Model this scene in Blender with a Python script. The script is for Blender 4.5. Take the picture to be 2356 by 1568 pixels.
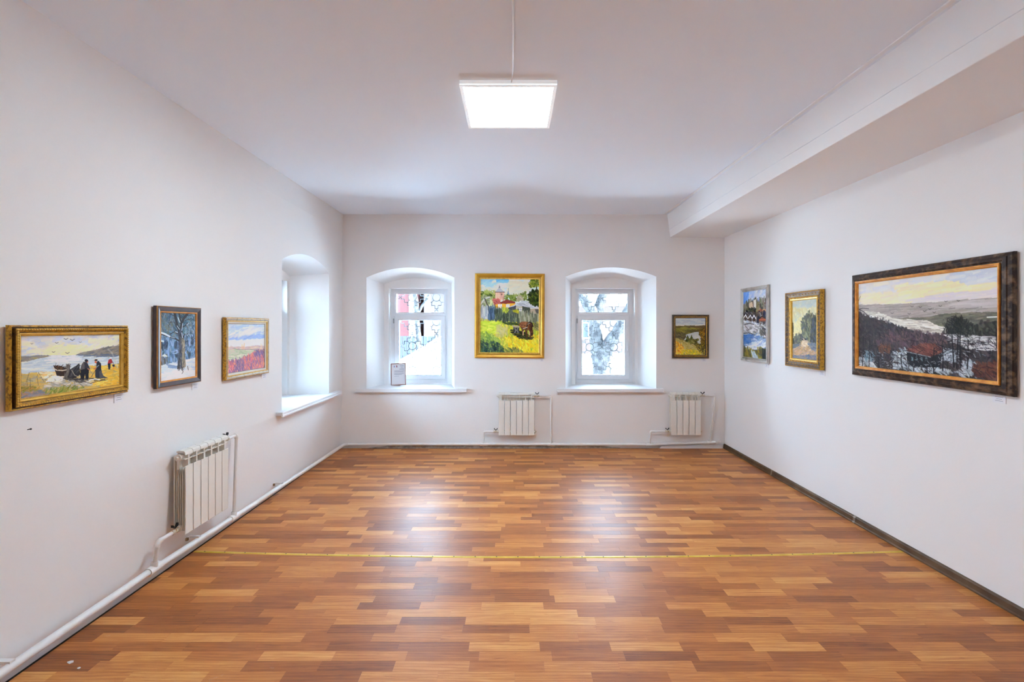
import bpy, bmesh, math, random
import numpy as np
from mathutils import Vector, Matrix
from mathutils.geometry import tessellate_polygon

# ----------------------------------------------------------------- scene, camera, light, exposure
scn = bpy.context.scene
for o in list(bpy.data.objects):
    bpy.data.objects.remove(o)
COL = scn.collection
random.seed(7)
R = math.radians

CAM_H = 1.635
cam_data = bpy.data.cameras.new('camera')
cam_data.sensor_fit = 'HORIZONTAL'
cam_data.sensor_width = 36.0
cam_data.lens = 16.5
cam_data.shift_x = -2 / 2356
cam_data.shift_y = -32 / 2356
cam_data.clip_start = 0.02
cam_data.clip_end = 300
cam = bpy.data.objects.new('camera', cam_data)
COL.objects.link(cam)
cam.location = (0, 0, CAM_H)
cam.rotation_euler = (R(90), 0, 0)
scn.camera = cam

world = bpy.data.worlds.new('overcast_sky')
scn.world = world
world.use_nodes = True
bg = world.node_tree.nodes['Background']
bg.inputs['Color'].default_value = (0.58, 0.82, 1.10, 1)
bg.inputs['Strength'].default_value = 30.0

sun_data = bpy.data.lights.new('added_fill_sun', 'SUN')  # unseen sun, added so the snow throws more light up to the ceiling
sun_data.energy = 120.0
sun_data.angle = R(2)
sun_data.color = (0.92, 0.97, 1.0)
sun = bpy.data.objects.new('added_fill_sun', sun_data)
COL.objects.link(sun)
sun.location = (20, -4, 15)
sun.rotation_euler = Vector((-1.0, 0.22, -0.62)).to_track_quat('-Z', 'Y').to_euler()

LAMP_STRENGTH = 53.0
scn.view_settings.view_transform = 'Standard'
scn.view_settings.look = 'None'
scn.view_settings.gamma = 1.0
scn.view_settings.use_curve_mapping = False
scn.view_settings.exposure = 0.25
scn.cycles.max_bounces = 9
scn.cycles.diffuse_bounces = 7
scn.cycles.adaptive_threshold = 0.02
scn.cycles.glossy_bounces = 3
scn.cycles.caustics_reflective = False
scn.cycles.caustics_refractive = False

# room dimensions (metres); the camera stands at x = 0, y = 0
XL, XR, YB, YF, ZC = -2.306, 2.865, 6.353, -0.9, 3.155

# ----------------------------------------------------------------- small helpers
def srgb(r, g, b):
    def c(v):
        v = v / 255.0
        return v / 12.92 if v <= 0.04045 else ((v + 0.055) / 1.055) ** 2.4
    return (c(r), c(g), c(b), 1.0)

class MB:
    """collects faces; build() links them as one mesh object"""
    def __init__(s):
        s.v, s.f = [], []
    def add(s, verts, faces):
        n = len(s.v)
        s.v.extend([tuple(p) for p in verts])
        s.f.extend([tuple(i + n for i in f) for f in faces])
        return s
    def box(s, x0, x1, y0, y1, z0, z1):
        v = [(x0, y0, z0), (x1, y0, z0), (x1, y1, z0), (x0, y1, z0),
             (x0, y0, z1), (x1, y0, z1), (x1, y1, z1), (x0, y1, z1)]
        return s.add(v, [(0, 3, 2, 1), (4, 5, 6, 7), (0, 1, 5, 4), (1, 2, 6, 5), (2, 3, 7, 6), (3, 0, 4, 7)])
    def tube(s, pts, rad, seg=12, caps=True):
        pts = [Vector(p) for p in pts]
        rads = rad if isinstance(rad, (list, tuple)) else [rad] * len(pts)
        rings, ref = [], None
        for i, p in enumerate(pts):
            a = pts[max(i - 1, 0)]; b = pts[min(i + 1, len(pts) - 1)]
            t = (b - a).normalized()
            if ref is None:
                ref = t.orthogonal().normalized()
            ref = (ref - t * ref.dot(t)).normalized()
            bi = t.cross(ref)
            sc = 1.0
            if 0 < i < len(pts) - 1:
                c = (p - pts[i - 1]).normalized().dot((pts[i + 1] - p).normalized())
                sc = 1.0 / max(0.6, math.sqrt(max(0.05, (1 + c) / 2)))
            rings.append([p + (ref * math.cos(k * 2 * math.pi / seg) + bi * math.sin(k * 2 * math.pi / seg)) * rads[i] for k in range(seg)])
        verts = [q for r in rings for q in r]
        faces = []
        for i in range(len(rings) - 1):
            for k in range(seg):
                a, b = i * seg + k, i * seg + (k + 1) % seg
                faces.append((a, b, b + seg, a + seg))
        if caps:
            faces.append(tuple(reversed(range(seg))))
            faces.append(tuple(range((len(rings) - 1) * seg, len(rings) * seg)))
        return s.add(verts, faces)
    def ring(s, c, rad, r, n=28, seg=8, axis='Y'):
        c = Vector(c); verts, faces = [], []
        for i in range(n):
            a = 2 * math.pi * i / n
            d = Vector((math.cos(a), 0, math.sin(a)))
            for k in range(seg):
                b = 2 * math.pi * k / seg
                verts.append(c + d * (rad + r * math.cos(b)) + Vector((0, 1, 0)) * r * math.sin(b))
        for i in range(n):
            for k in range(seg):
                faces.append((i * seg + k, i * seg + (k + 1) % seg, ((i + 1) % n) * seg + (k + 1) % seg, ((i + 1) % n) * seg + k))
        return s.add(verts, faces)
    def frame(s, w, h, profile):
        """moulding swept round a rectangle; profile = [(inset, depth)] (depth towards the viewer = -y)"""
        n = len(profile); verts = []
        for ins, d in profile:
            x, z = w / 2 - ins, h / 2 - ins
            verts += [(-x, -d, -z), (x, -d, -z), (x, -d, z), (-x, -d, z)]
        faces = []
        for i in range(n):
            j = (i + 1) % n
            for k in range(4):
                l = (k + 1) % 4
                faces.append((i * 4 + k, i * 4 + l, j * 4 + l, j * 4 + k))
        return s.add(verts, faces)
    def ball(s, c, r, seg=8, rings=5, sx=1, sy=1, sz=1):
        verts = [(c[0], c[1], c[2] + r * sz)]
        for i in range(1, rings):
            t = math.pi * i / rings
            for k in range(seg):
                a = 2 * math.pi * k / seg
                verts.append((c[0] + r * sx * math.sin(t) * math.cos(a), c[1] + r * sy * math.sin(t) * math.sin(a), c[2] + r * sz * math.cos(t)))
        verts.append((c[0], c[1], c[2] - r * sz))
        faces = []
        for k in range(seg):
            faces.append((0, 1 + k, 1 + (k + 1) % seg))
            b = 1 + (rings - 2) * seg
            faces.append((len(verts) - 1, b + (k + 1) % seg, b + k))
        for i in range(rings - 2):
            for k in range(seg):
                a, b2 = 1 + i * seg + k, 1 + i * seg + (k + 1) % seg
                faces.append((a, a + seg, b2 + seg, b2))
        return s.add(verts, faces)
    def mesh(s, name, mat, smooth=False, fix=True):
        me = bpy.data.meshes.new(name)
        me.from_pydata(s.v, [], s.f)
        if fix:
            bm = bmesh.new(); bm.from_mesh(me)
            bmesh.ops.recalc_face_normals(bm, faces=bm.faces)
            bm.to_mesh(me); bm.free()
        if mat is not None:
            me.materials.append(mat)
        if smooth:
            me.polygons.foreach_set('use_smooth', [True] * len(me.polygons))
            me.set_sharp_from_angle(angle=R(40))
        return me
    def build(s, name, mat, parent=None, smooth=False, bevel=0, fix=True):
        o = bpy.data.objects.new(name, s.mesh(name, mat, smooth, fix))
        COL.objects.link(o)
        if parent is not None:
            o.parent = parent
        if bevel:
            m = o.modifiers.new('bevel', 'BEVEL'); m.width = bevel; m.segments = 2
            m.limit_method = 'ANGLE'; m.angle_limit = R(40)
        return o

def tag(o, label=None, cat=None, group=None, kind=None):
    if label: o['label'] = label
    if cat: o['category'] = cat
    if group: o['group'] = group
    if kind: o['kind'] = kind
    return o

def empty(name, loc=(0, 0, 0), rz=0.0, label=None, cat=None, group=None, kind=None):
    o = bpy.data.objects.new(name, None)
    COL.objects.link(o)
    o.location = loc; o.rotation_euler = (0, 0, rz)
    o.empty_display_size = 0.1
    return tag(o, label, cat, group, kind)

def link_copy(src, parent, loc=None):
    c = src.copy(); COL.objects.link(c); c.parent = parent
    if loc is not None: c.location = loc
    return c

# ----------------------------------------------------------------- materials
def mat(name, color, rough=0.5, metal=0.0, noise=None, bump=None, spec=None):
    """principled; noise = (scale, second colour, lo, hi), bump = (scale, strength, distance)"""
    m = bpy.data.materials.new(name); m.use_nodes = True
    nt = m.node_tree; b = nt.nodes['Principled BSDF']
    b.inputs['Base Color'].default_value = color
    b.inputs['Roughness'].default_value = rough
    b.inputs['Metallic'].default_value = metal
    if spec is not None: b.inputs['Specular IOR Level'].default_value = spec
    tc = nt.nodes.new('ShaderNodeTexCoord')
    if noise:
        n = nt.nodes.new('ShaderNodeTexNoise'); n.inputs['Scale'].default_value = noise[0]; n.inputs['Detail'].default_value = 3
        nt.links.new(tc.outputs['Object'], n.inputs['Vector'])
        r = nt.nodes.new('ShaderNodeValToRGB')
        r.color_ramp.elements[0].position = noise[2]; r.color_ramp.elements[0].color = color
        r.color_ramp.elements[1].position = noise[3]; r.color_ramp.elements[1].color = noise[1]
        nt.links.new(n.outputs['Fac'], r.inputs['Fac']); nt.links.new(r.outputs['Color'], b.inputs['Base Color'])
    if bump:
        n2 = nt.nodes.new('ShaderNodeTexNoise'); n2.inputs['Scale'].default_value = bump[0]; n2.inputs['Detail'].default_value = 2
        nt.links.new(tc.outputs['Object'], n2.inputs['Vector'])
        bp = nt.nodes.new('ShaderNodeBump'); bp.inputs['Strength'].default_value = bump[1]; bp.inputs['Distance'].default_value = bump[2]
        nt.links.new(n2.outputs['Fac'], bp.inputs['Height']); nt.links.new(bp.outputs['Normal'], b.inputs['Normal'])
    return m

def emission(name, color, strength):
    m = bpy.data.materials.new(name); m.use_nodes = True
    nt = m.node_tree; nt.nodes.clear()
    e = nt.nodes.new('ShaderNodeEmission'); e.inputs['Color'].default_value = color; e.inputs['Strength'].default_value = strength
    o = nt.nodes.new('ShaderNodeOutputMaterial'); nt.links.new(e.outputs[0], o.inputs['Surface'])
    return m

def glass_mat():
    m = bpy.data.materials.new('window_glass'); m.use_nodes = True
    nt = m.node_tree; nt.nodes.clear()
    t = nt.nodes.new('ShaderNodeBsdfTransparent'); t.inputs['Color'].default_value = (0.94, 0.97, 0.97, 1)
    g = nt.nodes.new('ShaderNodeBsdfGlossy'); g.inputs['Roughness'].default_value = 0.02
    fr = nt.nodes.new('ShaderNodeFresnel'); fr.inputs['IOR'].default_value = 1.35
    mx = nt.nodes.new('ShaderNodeMixShader'); o = nt.nodes.new('ShaderNodeOutputMaterial')
    nt.links.new(fr.outputs[0], mx.inputs[0]); nt.links.new(t.outputs[0], mx.inputs[1]); nt.links.new(g.outputs[0], mx.inputs[2])
    nt.links.new(mx.outputs[0], o.inputs['Surface'])
    return m

PW, PL, PY0, PX0 = 0.070, 0.362, -0.92, -2.36      # plank width, length, origin of the laying pattern
def plank_offset(row):
    t = row * 0.4142 + row * row * 0.137
    return (t - math.floor(t)) * PL

def plank_mat():
    m = bpy.data.materials.new('orange_wood_plank'); m.use_nodes = True
    nt = m.node_tree; L = nt.links; b = nt.nodes['Principled BSDF']
    def N(t, **k):
        n = nt.nodes.new(t)
        for a, v in k.items(): setattr(n, a, v)
        return n
    def M(op, a, c=None, c2=None):
        n = N('ShaderNodeMath', operation=op)
        for i, v in enumerate((a, c, c2)):
            if v is None: continue
            if isinstance(v, (int, float)): n.inputs[i].default_value = v
            else: L.new(v, n.inputs[i])
        return n.outputs[0]
    geo = N('ShaderNodeNewGeometry'); sep = N('ShaderNodeSeparateXYZ'); L.new(geo.outputs['Position'], sep.inputs[0])
    x, y = sep.outputs['X'], sep.outputs['Y']
    row = M('FLOOR', M('DIVIDE', M('SUBTRACT', y, PY0), PW))
    off = M('MULTIPLY', M('FRACT', M('ADD', M('MULTIPLY', row, 0.4142), M('MULTIPLY', M('MULTIPLY', row, row), 0.137))), PL)
    col = M('FLOOR', M('DIVIDE', M('ADD', M('SUBTRACT', x, PX0), off), PL))
    cell = N('ShaderNodeCombineXYZ'); L.new(row, cell.inputs[0]); L.new(col, cell.inputs[1])
    wn = N('ShaderNodeTexWhiteNoise', noise_dimensions='3D'); L.new(cell.outputs[0], wn.inputs['Vector'])
    # wood grain, shifted from plank to plank
    sc = N('ShaderNodeVectorMath', operation='MULTIPLY_ADD')
    L.new(geo.outputs['Position'], sc.inputs[0]); sc.inputs[1].default_value = (3.4, 30, 1)
    shift = N('ShaderNodeVectorMath', operation='SCALE'); L.new(wn.outputs['Color'], shift.inputs[0]); shift.inputs['Scale'].default_value = 37.0
    L.new(shift.outputs[0], sc.inputs[2])
    g1 = N('ShaderNodeTexNoise'); g1.inputs['Scale'].default_value = 1.6; g1.inputs['Detail'].default_value = 6; g1.inputs['Distortion'].default_value = 0.6
    L.new(sc.outputs[0], g1.inputs['Vector'])
    g2 = N('ShaderNodeTexWave', wave_type='BANDS', bands_direction='Y'); g2.inputs['Scale'].default_value = 0.55
    g2.inputs['Distortion'].default_value = 11.0; g2.inputs['Detail'].default_value = 2; g2.inputs['Detail Scale'].default_value = 0.6
    L.new(sc.outputs[0], g2.inputs['Vector'])
    tone = M('ADD', M('ADD', M('MULTIPLY', wn.outputs['Value'], 0.66), M('MULTIPLY', g1.outputs['Fac'], 0.56)), M('MULTIPLY', g2.outputs['Fac'], 0.13))
    vs_ = N('ShaderNodeVectorMath', operation='MULTIPLY_ADD'); L.new(geo.outputs['Position'], vs_.inputs[0]); vs_.inputs[1].default_value = (5.0, 70, 1); L.new(shift.outputs[0], vs_.inputs[2])
    g3 = N('ShaderNodeTexNoise'); g3.inputs['Scale'].default_value = 1.0; g3.inputs['Detail'].default_value = 3; g3.inputs['Distortion'].default_value = 2.5
    L.new(vs_.outputs[0], g3.inputs['Vector'])
    vein = M('MULTIPLY', M('MAXIMUM', M('SUBTRACT', g3.outputs['Fac'], 0.60), 0.0), 1.5)
    tone = M('SUBTRACT', M('SUBTRACT', tone, 0.15), vein)
    ramp = N('ShaderNodeValToRGB'); cr = ramp.color_ramp
    stops = [(0.0, (112, 58, 22)), (0.28, (148, 82, 33)), (0.5, (170, 99, 42)), (0.72, (192, 122, 58)), (1.0, (218, 158, 90))]
    cr.elements[0].position = 0.0; cr.elements[0].color = srgb(*stops[0][1])
    cr.elements[1].position = 1.0; cr.elements[1].color = srgb(*stops[-1][1])
    for p, c in stops[1:-1]:
        e = cr.elements.new(p); e.color = srgb(*c)
    L.new(tone, ramp.inputs['Fac'])
    # pale scuff marks
    s1 = N('ShaderNodeTexNoise'); s1.inputs['Scale'].default_value = 9.0; s1.inputs['Detail'].default_value = 8; s1.inputs['Roughness'].default_value = 0.7
    L.new(geo.outputs['Position'], s1.inputs['Vector'])
    sr = N('ShaderNodeValToRGB'); sr.color_ramp.elements[0].position = 0.66; sr.color_ramp.elements[0].color = (0, 0, 0, 1)
    sr.color_ramp.elements[1].position = 0.80; sr.color_ramp.elements[1].color = (0.55, 0.55, 0.55, 1)
    L.new(s1.outputs['Fac'], sr.inputs['Fac'])
    mx = N('ShaderNodeMix', data_type='RGBA'); L.new(sr.outputs['Color'], mx.inputs['Factor'])
    L.new(ramp.outputs['Color'], mx.inputs['A']); mx.inputs['B'].default_value = srgb(196, 176, 168)
    L.new(mx.outputs['Result'], b.inputs['Base Color'])
    rn = N('ShaderNodeTexNoise'); rn.inputs['Scale'].default_value = 2.5; rn.inputs['Detail'].default_value = 4
    L.new(geo.outputs['Position'], rn.inputs['Vector'])
    rr = N('ShaderNodeMapRange'); rr.inputs['To Min'].default_value = 0.32; rr.inputs['To Max'].default_value = 0.50
    L.new(rn.outputs['Fac'], rr.inputs['Value']); L.new(rr.outputs[0], b.inputs['Roughness'])
    eb = N('ShaderNodeTexNoise'); eb.inputs['Scale'].default_value = 130; eb.inputs['Detail'].default_value = 2
    L.new(geo.outputs['Position'], eb.inputs['Vector'])
    bp = N('ShaderNodeBump'); bp.inputs['Strength'].default_value = 0.10; bp.inputs['Distance'].default_value = 0.004
    L.new(eb.outputs['Fac'], bp.inputs['Height']); L.new(bp.outputs['Normal'], b.inputs['Normal'])
    b.inputs['Specular IOR Level'].default_value = 0.4
    return m

def canvas_mat(name):
    m = bpy.data.materials.new(name); m.use_nodes = True
    nt = m.node_tree; b = nt.nodes['Principled BSDF']
    a = nt.nodes.new('ShaderNodeVertexColor'); a.layer_name = 'paint'
    nt.links.new(a.outputs['Color'], b.inputs['Base Color'])
    b.inputs['Roughness'].default_value = 0.6; b.inputs['Specular IOR Level'].default_value = 0.12
    tc = nt.nodes.new('ShaderNodeTexCoord'); n = nt.nodes.new('ShaderNodeTexNoise'); n.inputs['Scale'].default_value = 160
    nt.links.new(tc.outputs['Object'], n.inputs['Vector'])
    bp = nt.nodes.new('ShaderNodeBump'); bp.inputs['Strength'].default_value = 0.15; bp.inputs['Distance'].default_value = 0.002
    nt.links.new(n.outputs['Fac'], bp.inputs['Height']); nt.links.new(bp.outputs['Normal'], b.inputs['Normal'])
    return m

WALL = mat('white_wall_paint', srgb(243, 242, 241), 0.72, bump=(45, 0.10, 0.006))
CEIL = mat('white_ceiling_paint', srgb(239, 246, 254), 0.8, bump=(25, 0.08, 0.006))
UPVC = mat('white_plastic', srgb(238, 240, 243), 0.35)
SILLM = mat('white_sill', srgb(240, 241, 243), 0.3)
RADM = mat('ivory_enamel', srgb(236, 233, 224), 0.35)
PIPEM = mat('white_pipe_paint', srgb(238, 238, 236), 0.4, noise=(6, srgb(226, 222, 212), 0.5, 0.75))
BLACK = mat('black_plastic', srgb(22, 22, 24), 0.45)
BRASS = mat('brass', srgb(186, 140, 70), 0.35, 0.9)
DARKGAP = mat('dark_subfloor', srgb(38, 33, 29), 0.9, noise=(14, srgb(78, 72, 66), 0.55, 0.8))
PLANK = plank_mat()
BOARD = mat('brown_wood_skirting', srgb(78, 56, 38), 0.5, noise=(9, srgb(106, 80, 56), 0.35, 0.7), spec=0.25)
CLIP = mat('brown_clip', srgb(128, 108, 90), 0.4)
CONCRETE = mat('grey_plaster_edge', srgb(150, 146, 142), 0.9, noise=(18, srgb(196, 192, 188), 0.4, 0.7), bump=(40, 0.5, 0.01))
GLASS = glass_mat()
PLUGM = mat('tan_wood_plug', srgb(142, 114, 84), 0.8)
STEEL = mat('grey_steel', srgb(168, 170, 172), 0.4, 0.3)
GRILLE = mat('grey_painted_steel', srgb(104, 104, 105), 0.6, spec=0.0)
PAPER = mat('white_paper', srgb(240, 240, 244), 0.6)
INK = mat('dark_ink', srgb(124, 126, 152), 0.7)
LAMPBODY = mat('white_lamp_metal', srgb(240, 241, 243), 0.35)
GLOWBODY = mat('lamp_body_added_glow', srgb(240, 241, 243), 0.35)  # lamp housing and rim; faint emission added to brighten their shaded sides
GLOWBODY.node_tree.nodes['Principled BSDF'].inputs['Emission Color'].default_value = (0.92, 0.97, 1.0, 1)
GLOWBODY.node_tree.nodes['Principled BSDF'].inputs['Emission Strength'].default_value = 0.30
LAMPGLOW = emission('lamp_diffuser', (0.85, 0.97, 1.06, 1), LAMP_STRENGTH)
SEAM = mat('brass_seam_strip', srgb(204, 168, 52), 0.35, 0.4, noise=(12, srgb(222, 190, 84), 0.4, 0.7))
GOLD = mat('gilded_wood', srgb(194, 142, 36), 0.36, 0.35, noise=(70, srgb(112, 72, 16), 0.46, 0.68), bump=(140, 0.6, 0.005))
GOLDPLAIN = mat('polished_gold', srgb(204, 150, 40), 0.34, 0.35, noise=(7, srgb(182, 128, 30), 0.4, 0.7))
GOLDLIGHT = mat('bright_gilding', srgb(230, 186, 84), 0.3, 0.35, noise=(30, srgb(204, 152, 46), 0.45, 0.75))
GOLDDARK = mat('dark_antique_gold', srgb(104, 70, 22), 0.45, 0.3, noise=(60, srgb(58, 34, 12), 0.4, 0.65), bump=(140, 0.5, 0.004))
OCHRE = mat('ochre_wood_slip', srgb(198, 124, 36), 0.4, noise=(25, srgb(226, 160, 66), 0.4, 0.7))
EBONY = mat('dark_stained_frame', srgb(50, 36, 36), 0.32, noise=(12, srgb(74, 54, 50), 0.4, 0.7))
SILVER = mat('silver_leaf', srgb(206, 203, 196), 0.3, 0.4, noise=(9, srgb(150, 144, 132), 0.5, 0.75))
SILVERGOLD = mat('silver_gold_leaf', srgb(196, 184, 166), 0.4, 0.35, noise=(30, srgb(148, 124, 84), 0.5, 0.75))
RUSTIC = mat('rustic_dark_wood', srgb(44, 28, 20), 0.45, noise=(22, srgb(122, 94, 70), 0.48, 0.74), bump=(40, 0.6, 0.006), spec=0.3)
LINEN = mat('pale_liner', srgb(226, 220, 208), 0.7)
BRONZE = mat('dark_bronze_wood', srgb(62, 44, 22), 0.42, 0.15, noise=(20, srgb(96, 68, 28), 0.4, 0.7))
CERTWOOD = mat('reddish_brown_wood', srgb(140, 92, 76), 0.4)
SNOW = mat('snow', srgb(244, 247, 252), 0.8, bump=(3, 0.4, 0.05))
BARK = mat('grey_bark', srgb(34, 34, 35), 0.9, noise=(9, srgb(54, 54, 54), 0.4, 0.65), bump=(18, 0.9, 0.03), spec=0.0)
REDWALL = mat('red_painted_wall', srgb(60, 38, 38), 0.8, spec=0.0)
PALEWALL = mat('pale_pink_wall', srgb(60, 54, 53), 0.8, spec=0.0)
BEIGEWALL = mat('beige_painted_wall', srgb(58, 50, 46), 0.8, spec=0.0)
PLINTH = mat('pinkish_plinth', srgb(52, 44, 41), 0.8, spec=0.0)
WHITEPAINT = mat('white_trim_paint', srgb(232, 234, 238), 0.6)
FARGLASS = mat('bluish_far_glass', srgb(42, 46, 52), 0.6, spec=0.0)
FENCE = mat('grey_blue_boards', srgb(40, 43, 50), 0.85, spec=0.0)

# ----------------------------------------------------------------- room shell
def arch_loop(uc, hw, sill, spring, crown, n=24):
    """closed outline of an arched opening, counter-clockwise from the lower left corner"""
    rise = crown - spring
    rad = (hw * hw + rise * rise) / (2 * rise)
    a = math.asin(hw / rad)
    pts = [(uc - hw, sill), (uc + hw, sill)]
    for i in range(n + 1):
        t = a - 2 * a * i / n
        pts.append((uc + rad * math.sin(t), crown - rad + rad * math.cos(t)))
    return pts

NICHE, RECESS, OUTER = 0.44, 0.13, 0.60
BAND = ZC - 0.235          # slightly leaning plaster band under the ceiling

LEAN = 0.042               # the foot of the old left wall stands back a little
def wall_with_windows(name, place, u0, u1, openings, lean=0.0):
    mb = MB()
    def fill(loops, d):
        loops3 = [[Vector((u, h, 0)) for u, h in lp] for lp in loops]
        flat = [p for lp in loops3 for p in lp]
        tris = tessellate_polygon(loops3)
        mb.add([place(p.x, p.y, d) for p in flat], [tuple(t) for t in tris])
    def loft(a, da, b, db):
        n = len(a)
        mb.add([place(u, h, da) for u, h in a] + [place(u, h, db) for u, h in b],
               [(i, (i + 1) % n, n + (i + 1) % n, n + i) for i in range(n)])
    FOOT = 0.768
    rect = [(u0, FOOT), (u1, FOOT), (u1, BAND), (u0, BAND)]
    mb.add([place(u0, -0.06, lean * 1.078), place(u1, -0.06, lean * 1.078), place(u1, FOOT, 0), place(u0, FOOT, 0)], [(0, 1, 2, 3)])
    outs = [arch_loop(*o['outer']) for o in openings]
    fill([rect] + outs, 0.0)
    mb.add([place(u0, BAND, 0), place(u1, BAND, 0), place(u1, ZC + 0.01, -0.018), place(u0, ZC + 0.01, -0.018)], [(0, 1, 2, 3)])
    holes = []
    for o, lp in zip(openings, outs):
        inn = arch_loop(*o['inner'])
        loft(lp, 0.0, inn, NICHE)
        a, b, c, d = o['hole']
        hole = [(a, c), (b, c), (b, d), (a, d)]
        fill([inn, hole], NICHE)
        loft(hole, NICHE, hole, OUTER)
        holes.append(hole)
    fill([[(u0 - 0.6, -0.4), (u1 + 0.6, -0.4), (u1 + 0.6, ZC + 0.3), (u0 - 0.6, ZC + 0.3)]] + holes, OUTER)
    w = mb.build(name, WALL)
    return tag(w, kind='structure')

back_place = lambda u, h, d: (u, YB + d, h)
left_place = lambda u, h, d: (XL - d, u, h)
WIN = []
#  centre line, and half widths measured off the openings
OPEN_L = dict(outer=(-1.387, 0.594, 0.775, 2.305, 2.44), inner=(-1.375, 0.487, 0.800, 2.255, 2.345), hole=(-1.795, -0.945, 0.815, 2.195))
OPEN_R = dict(outer=(1.327, 0.614, 0.775, 2.317, 2.442), inner=(1.330, 0.478, 0.800, 2.262, 2.352), hole=(0.905, 1.765, 0.815, 2.195))
OPEN_W = dict(outer=(5.285, 0.600, 0.780, 2.310, 2.440), inner=(5.285, 0.480, 0.800, 2.258, 2.348), hole=(4.86, 5.71, 0.815, 2.195))
wall_back = wall_with_windows('wall_back', back_place, XL - 0.06, XR, [OPEN_L, OPEN_R])
wall_left = wall_with_windows('wall_left', left_place, YF, YB, [OPEN_W], LEAN)

wall_right = tag(MB().box(XR, XR + 0.3, YF - 0.3, YB + 0.6, -0.4, ZC + 0.3).build('wall_right', WALL), kind='structure')
wall_front = tag(MB().box(XL - 0.6, XR + 0.3, YF - 0.3, YF, -0.4, ZC + 0.3).build('wall_front', WALL), kind='structure')
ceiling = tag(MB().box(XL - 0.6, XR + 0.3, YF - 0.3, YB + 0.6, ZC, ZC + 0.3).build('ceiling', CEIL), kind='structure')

# dropped beam along the right wall
bm_ = MB()
bx0, bx1, bz = 2.085, 2.130, 2.850
prof = [(bx0, ZC + 0.002), (bx1, bz), (XR + 0.002, bz - 0.005), (XR + 0.002, ZC + 0.002)]
vs = [(x, YF, z) for x, z in prof] + [(x, YB + 0.002, z) for x, z in prof]
bm_.add(vs, [(0, 1, 5, 4), (1, 2, 6, 5), (2, 3, 7, 6), (3, 0, 4, 7), (0, 3, 2, 1), (4, 5, 6, 7)])
tag(bm_.build('ceiling_beam', WALL, bevel=0.004), kind='structure')

# floor: dark base, planks laid on it
floor = tag(MB().box(XL - 0.06, XR + 0.02, YF, YB + 0.02, -0.12, -0.0045).build('floor', DARKGAP), kind='structure')
FX0, FX1, FY0, FY1 = XL - LEAN + 0.020, XR - 0.004, PY0, YB - 0.022
def plank_geometry(mb, x0, x1, y0, y1, z0=-0.0045, z1=0.0, c=0.0003):
    g = 0.00012
    x0 += g; x1 -= g; y0 += g; y1 -= g
    v = [(x0, y0, z0), (x1, y0, z0), (x1, y1, z0), (x0, y1, z0),
         (x0, y0, z1 - c), (x1, y0, z1 - c), (x1, y1, z1 - c), (x0, y1, z1 - c),
         (x0 + c, y0 + c, z1), (x1 - c, y0 + c, z1), (x1 - c, y1 - c, z1), (x0 + c, y1 - c, z1)]
    f = [(8, 9, 10, 11)]
    for k in range(4):
        l = (k + 1) % 4
        f += [(k, l, 4 + l, 4 + k), (4 + k, 4 + l, 8 + l, 8 + k)]
    mb.add(v, f)
cells = []
nrow = int(math.ceil((FY1 - PY0) / PW))
for row in range(nrow):
    y0, y1 = PY0 + row * PW, min(PY0 + (row + 1) * PW, FY1)
    off = plank_offset(row)
    for c in range(-2, int((FX1 - PX0) / PL) + 3):
        x0, x1 = PX0 + c * PL - off, PX0 + (c + 1) * PL - off
        x0, x1 = max(x0, FX0), min(x1, FX1)
        if x1 - x0 > 0.004 and y1 - y0 > 0.004:
            cells.append((x0, x1, y0, y1))
def seen_area(c):
    x0, x1, y0, y1 = c
    ym, xm = (y0 + y1) / 2, (x0 + x1) / 2
    if y0 < 2.12: return 0
    if abs(xm) > ym * 1.09 + 0.1: return 0
    return (x1 - x0) * (y1 - y0) / ym ** 3
order = sorted(range(len(cells)), key=lambda i: -seen_area(cells[i]))
single = set(order[:300])
full = {}
rest = MB()
for i, c in enumerate(cells):
    x0, x1, y0, y1 = c
    if i in single:
        key = (round(x1 - x0, 4), round(y1 - y0, 4))
        if key not in full:
            m_ = MB(); plank_geometry(m_, -key[0] / 2, key[0] / 2, -key[1] / 2, key[1] / 2)
            full[key] = m_.mesh('plank', PLANK, fix=False)
        o = bpy.data.objects.new('plank', full[key]); COL.objects.link(o)
        o.parent = floor; o.location = ((x0 + x1) / 2, (y0 + y1) / 2, 0)
    else:
        plank_geometry(rest, x0, x1, y0, y1)
rest_o = rest.build('planking', PLANK, floor, fix=False)
rest_o['kind'] = 'stuff'

# brown skirting along the right wall, in lengths joined by clips
base_r = empty('baseboard_right', (XR, 0, 0), kind='structure')
def skirting(y0, y1):
    prof = [(0, 0), (-0.022, 0), (-0.022, 0.008), (-0.017, 0.016), (-0.014, 0.046), (-0.008, 0.056), (0, 0.058)]
    n = len(prof); m_ = MB()
    m_.add([(x, y0, z) for x, z in prof] + [(x, y1, z) for x, z in prof],
           [(i, (i + 1) % n, n + (i + 1) % n, n + i) for i in range(n)] + [tuple(range(n)), tuple(range(2 * n - 1, n - 1, -1))])
    return m_
joints = [YF, 1.45, 3.92, 5.175, YB]
for a, b in zip(joints[:-1], joints[1:]):
    skirting(a + 0.0015, b - 0.0015).build('skirting_board', BOARD, base_r)
for j in joints[1:-1]:
    m_ = MB(); m_.add([(x * 1.06 - 0.0006, y, z * 1.02) for y in (j - 0.012, j + 0.012) for x, z in [(0, 0), (-0.022, 0), (-0.022, 0.008), (-0.017, 0.016), (-0.014, 0.046), (-0.008, 0.056), (0, 0.058)]],
                      [(i, (i + 1) % 7, 7 + (i + 1) % 7, 7 + i) for i in range(7)] + [tuple(range(7)), tuple(range(13, 6, -1))])
    m_.build('joint_clip', CLIP, base_r)

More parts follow.
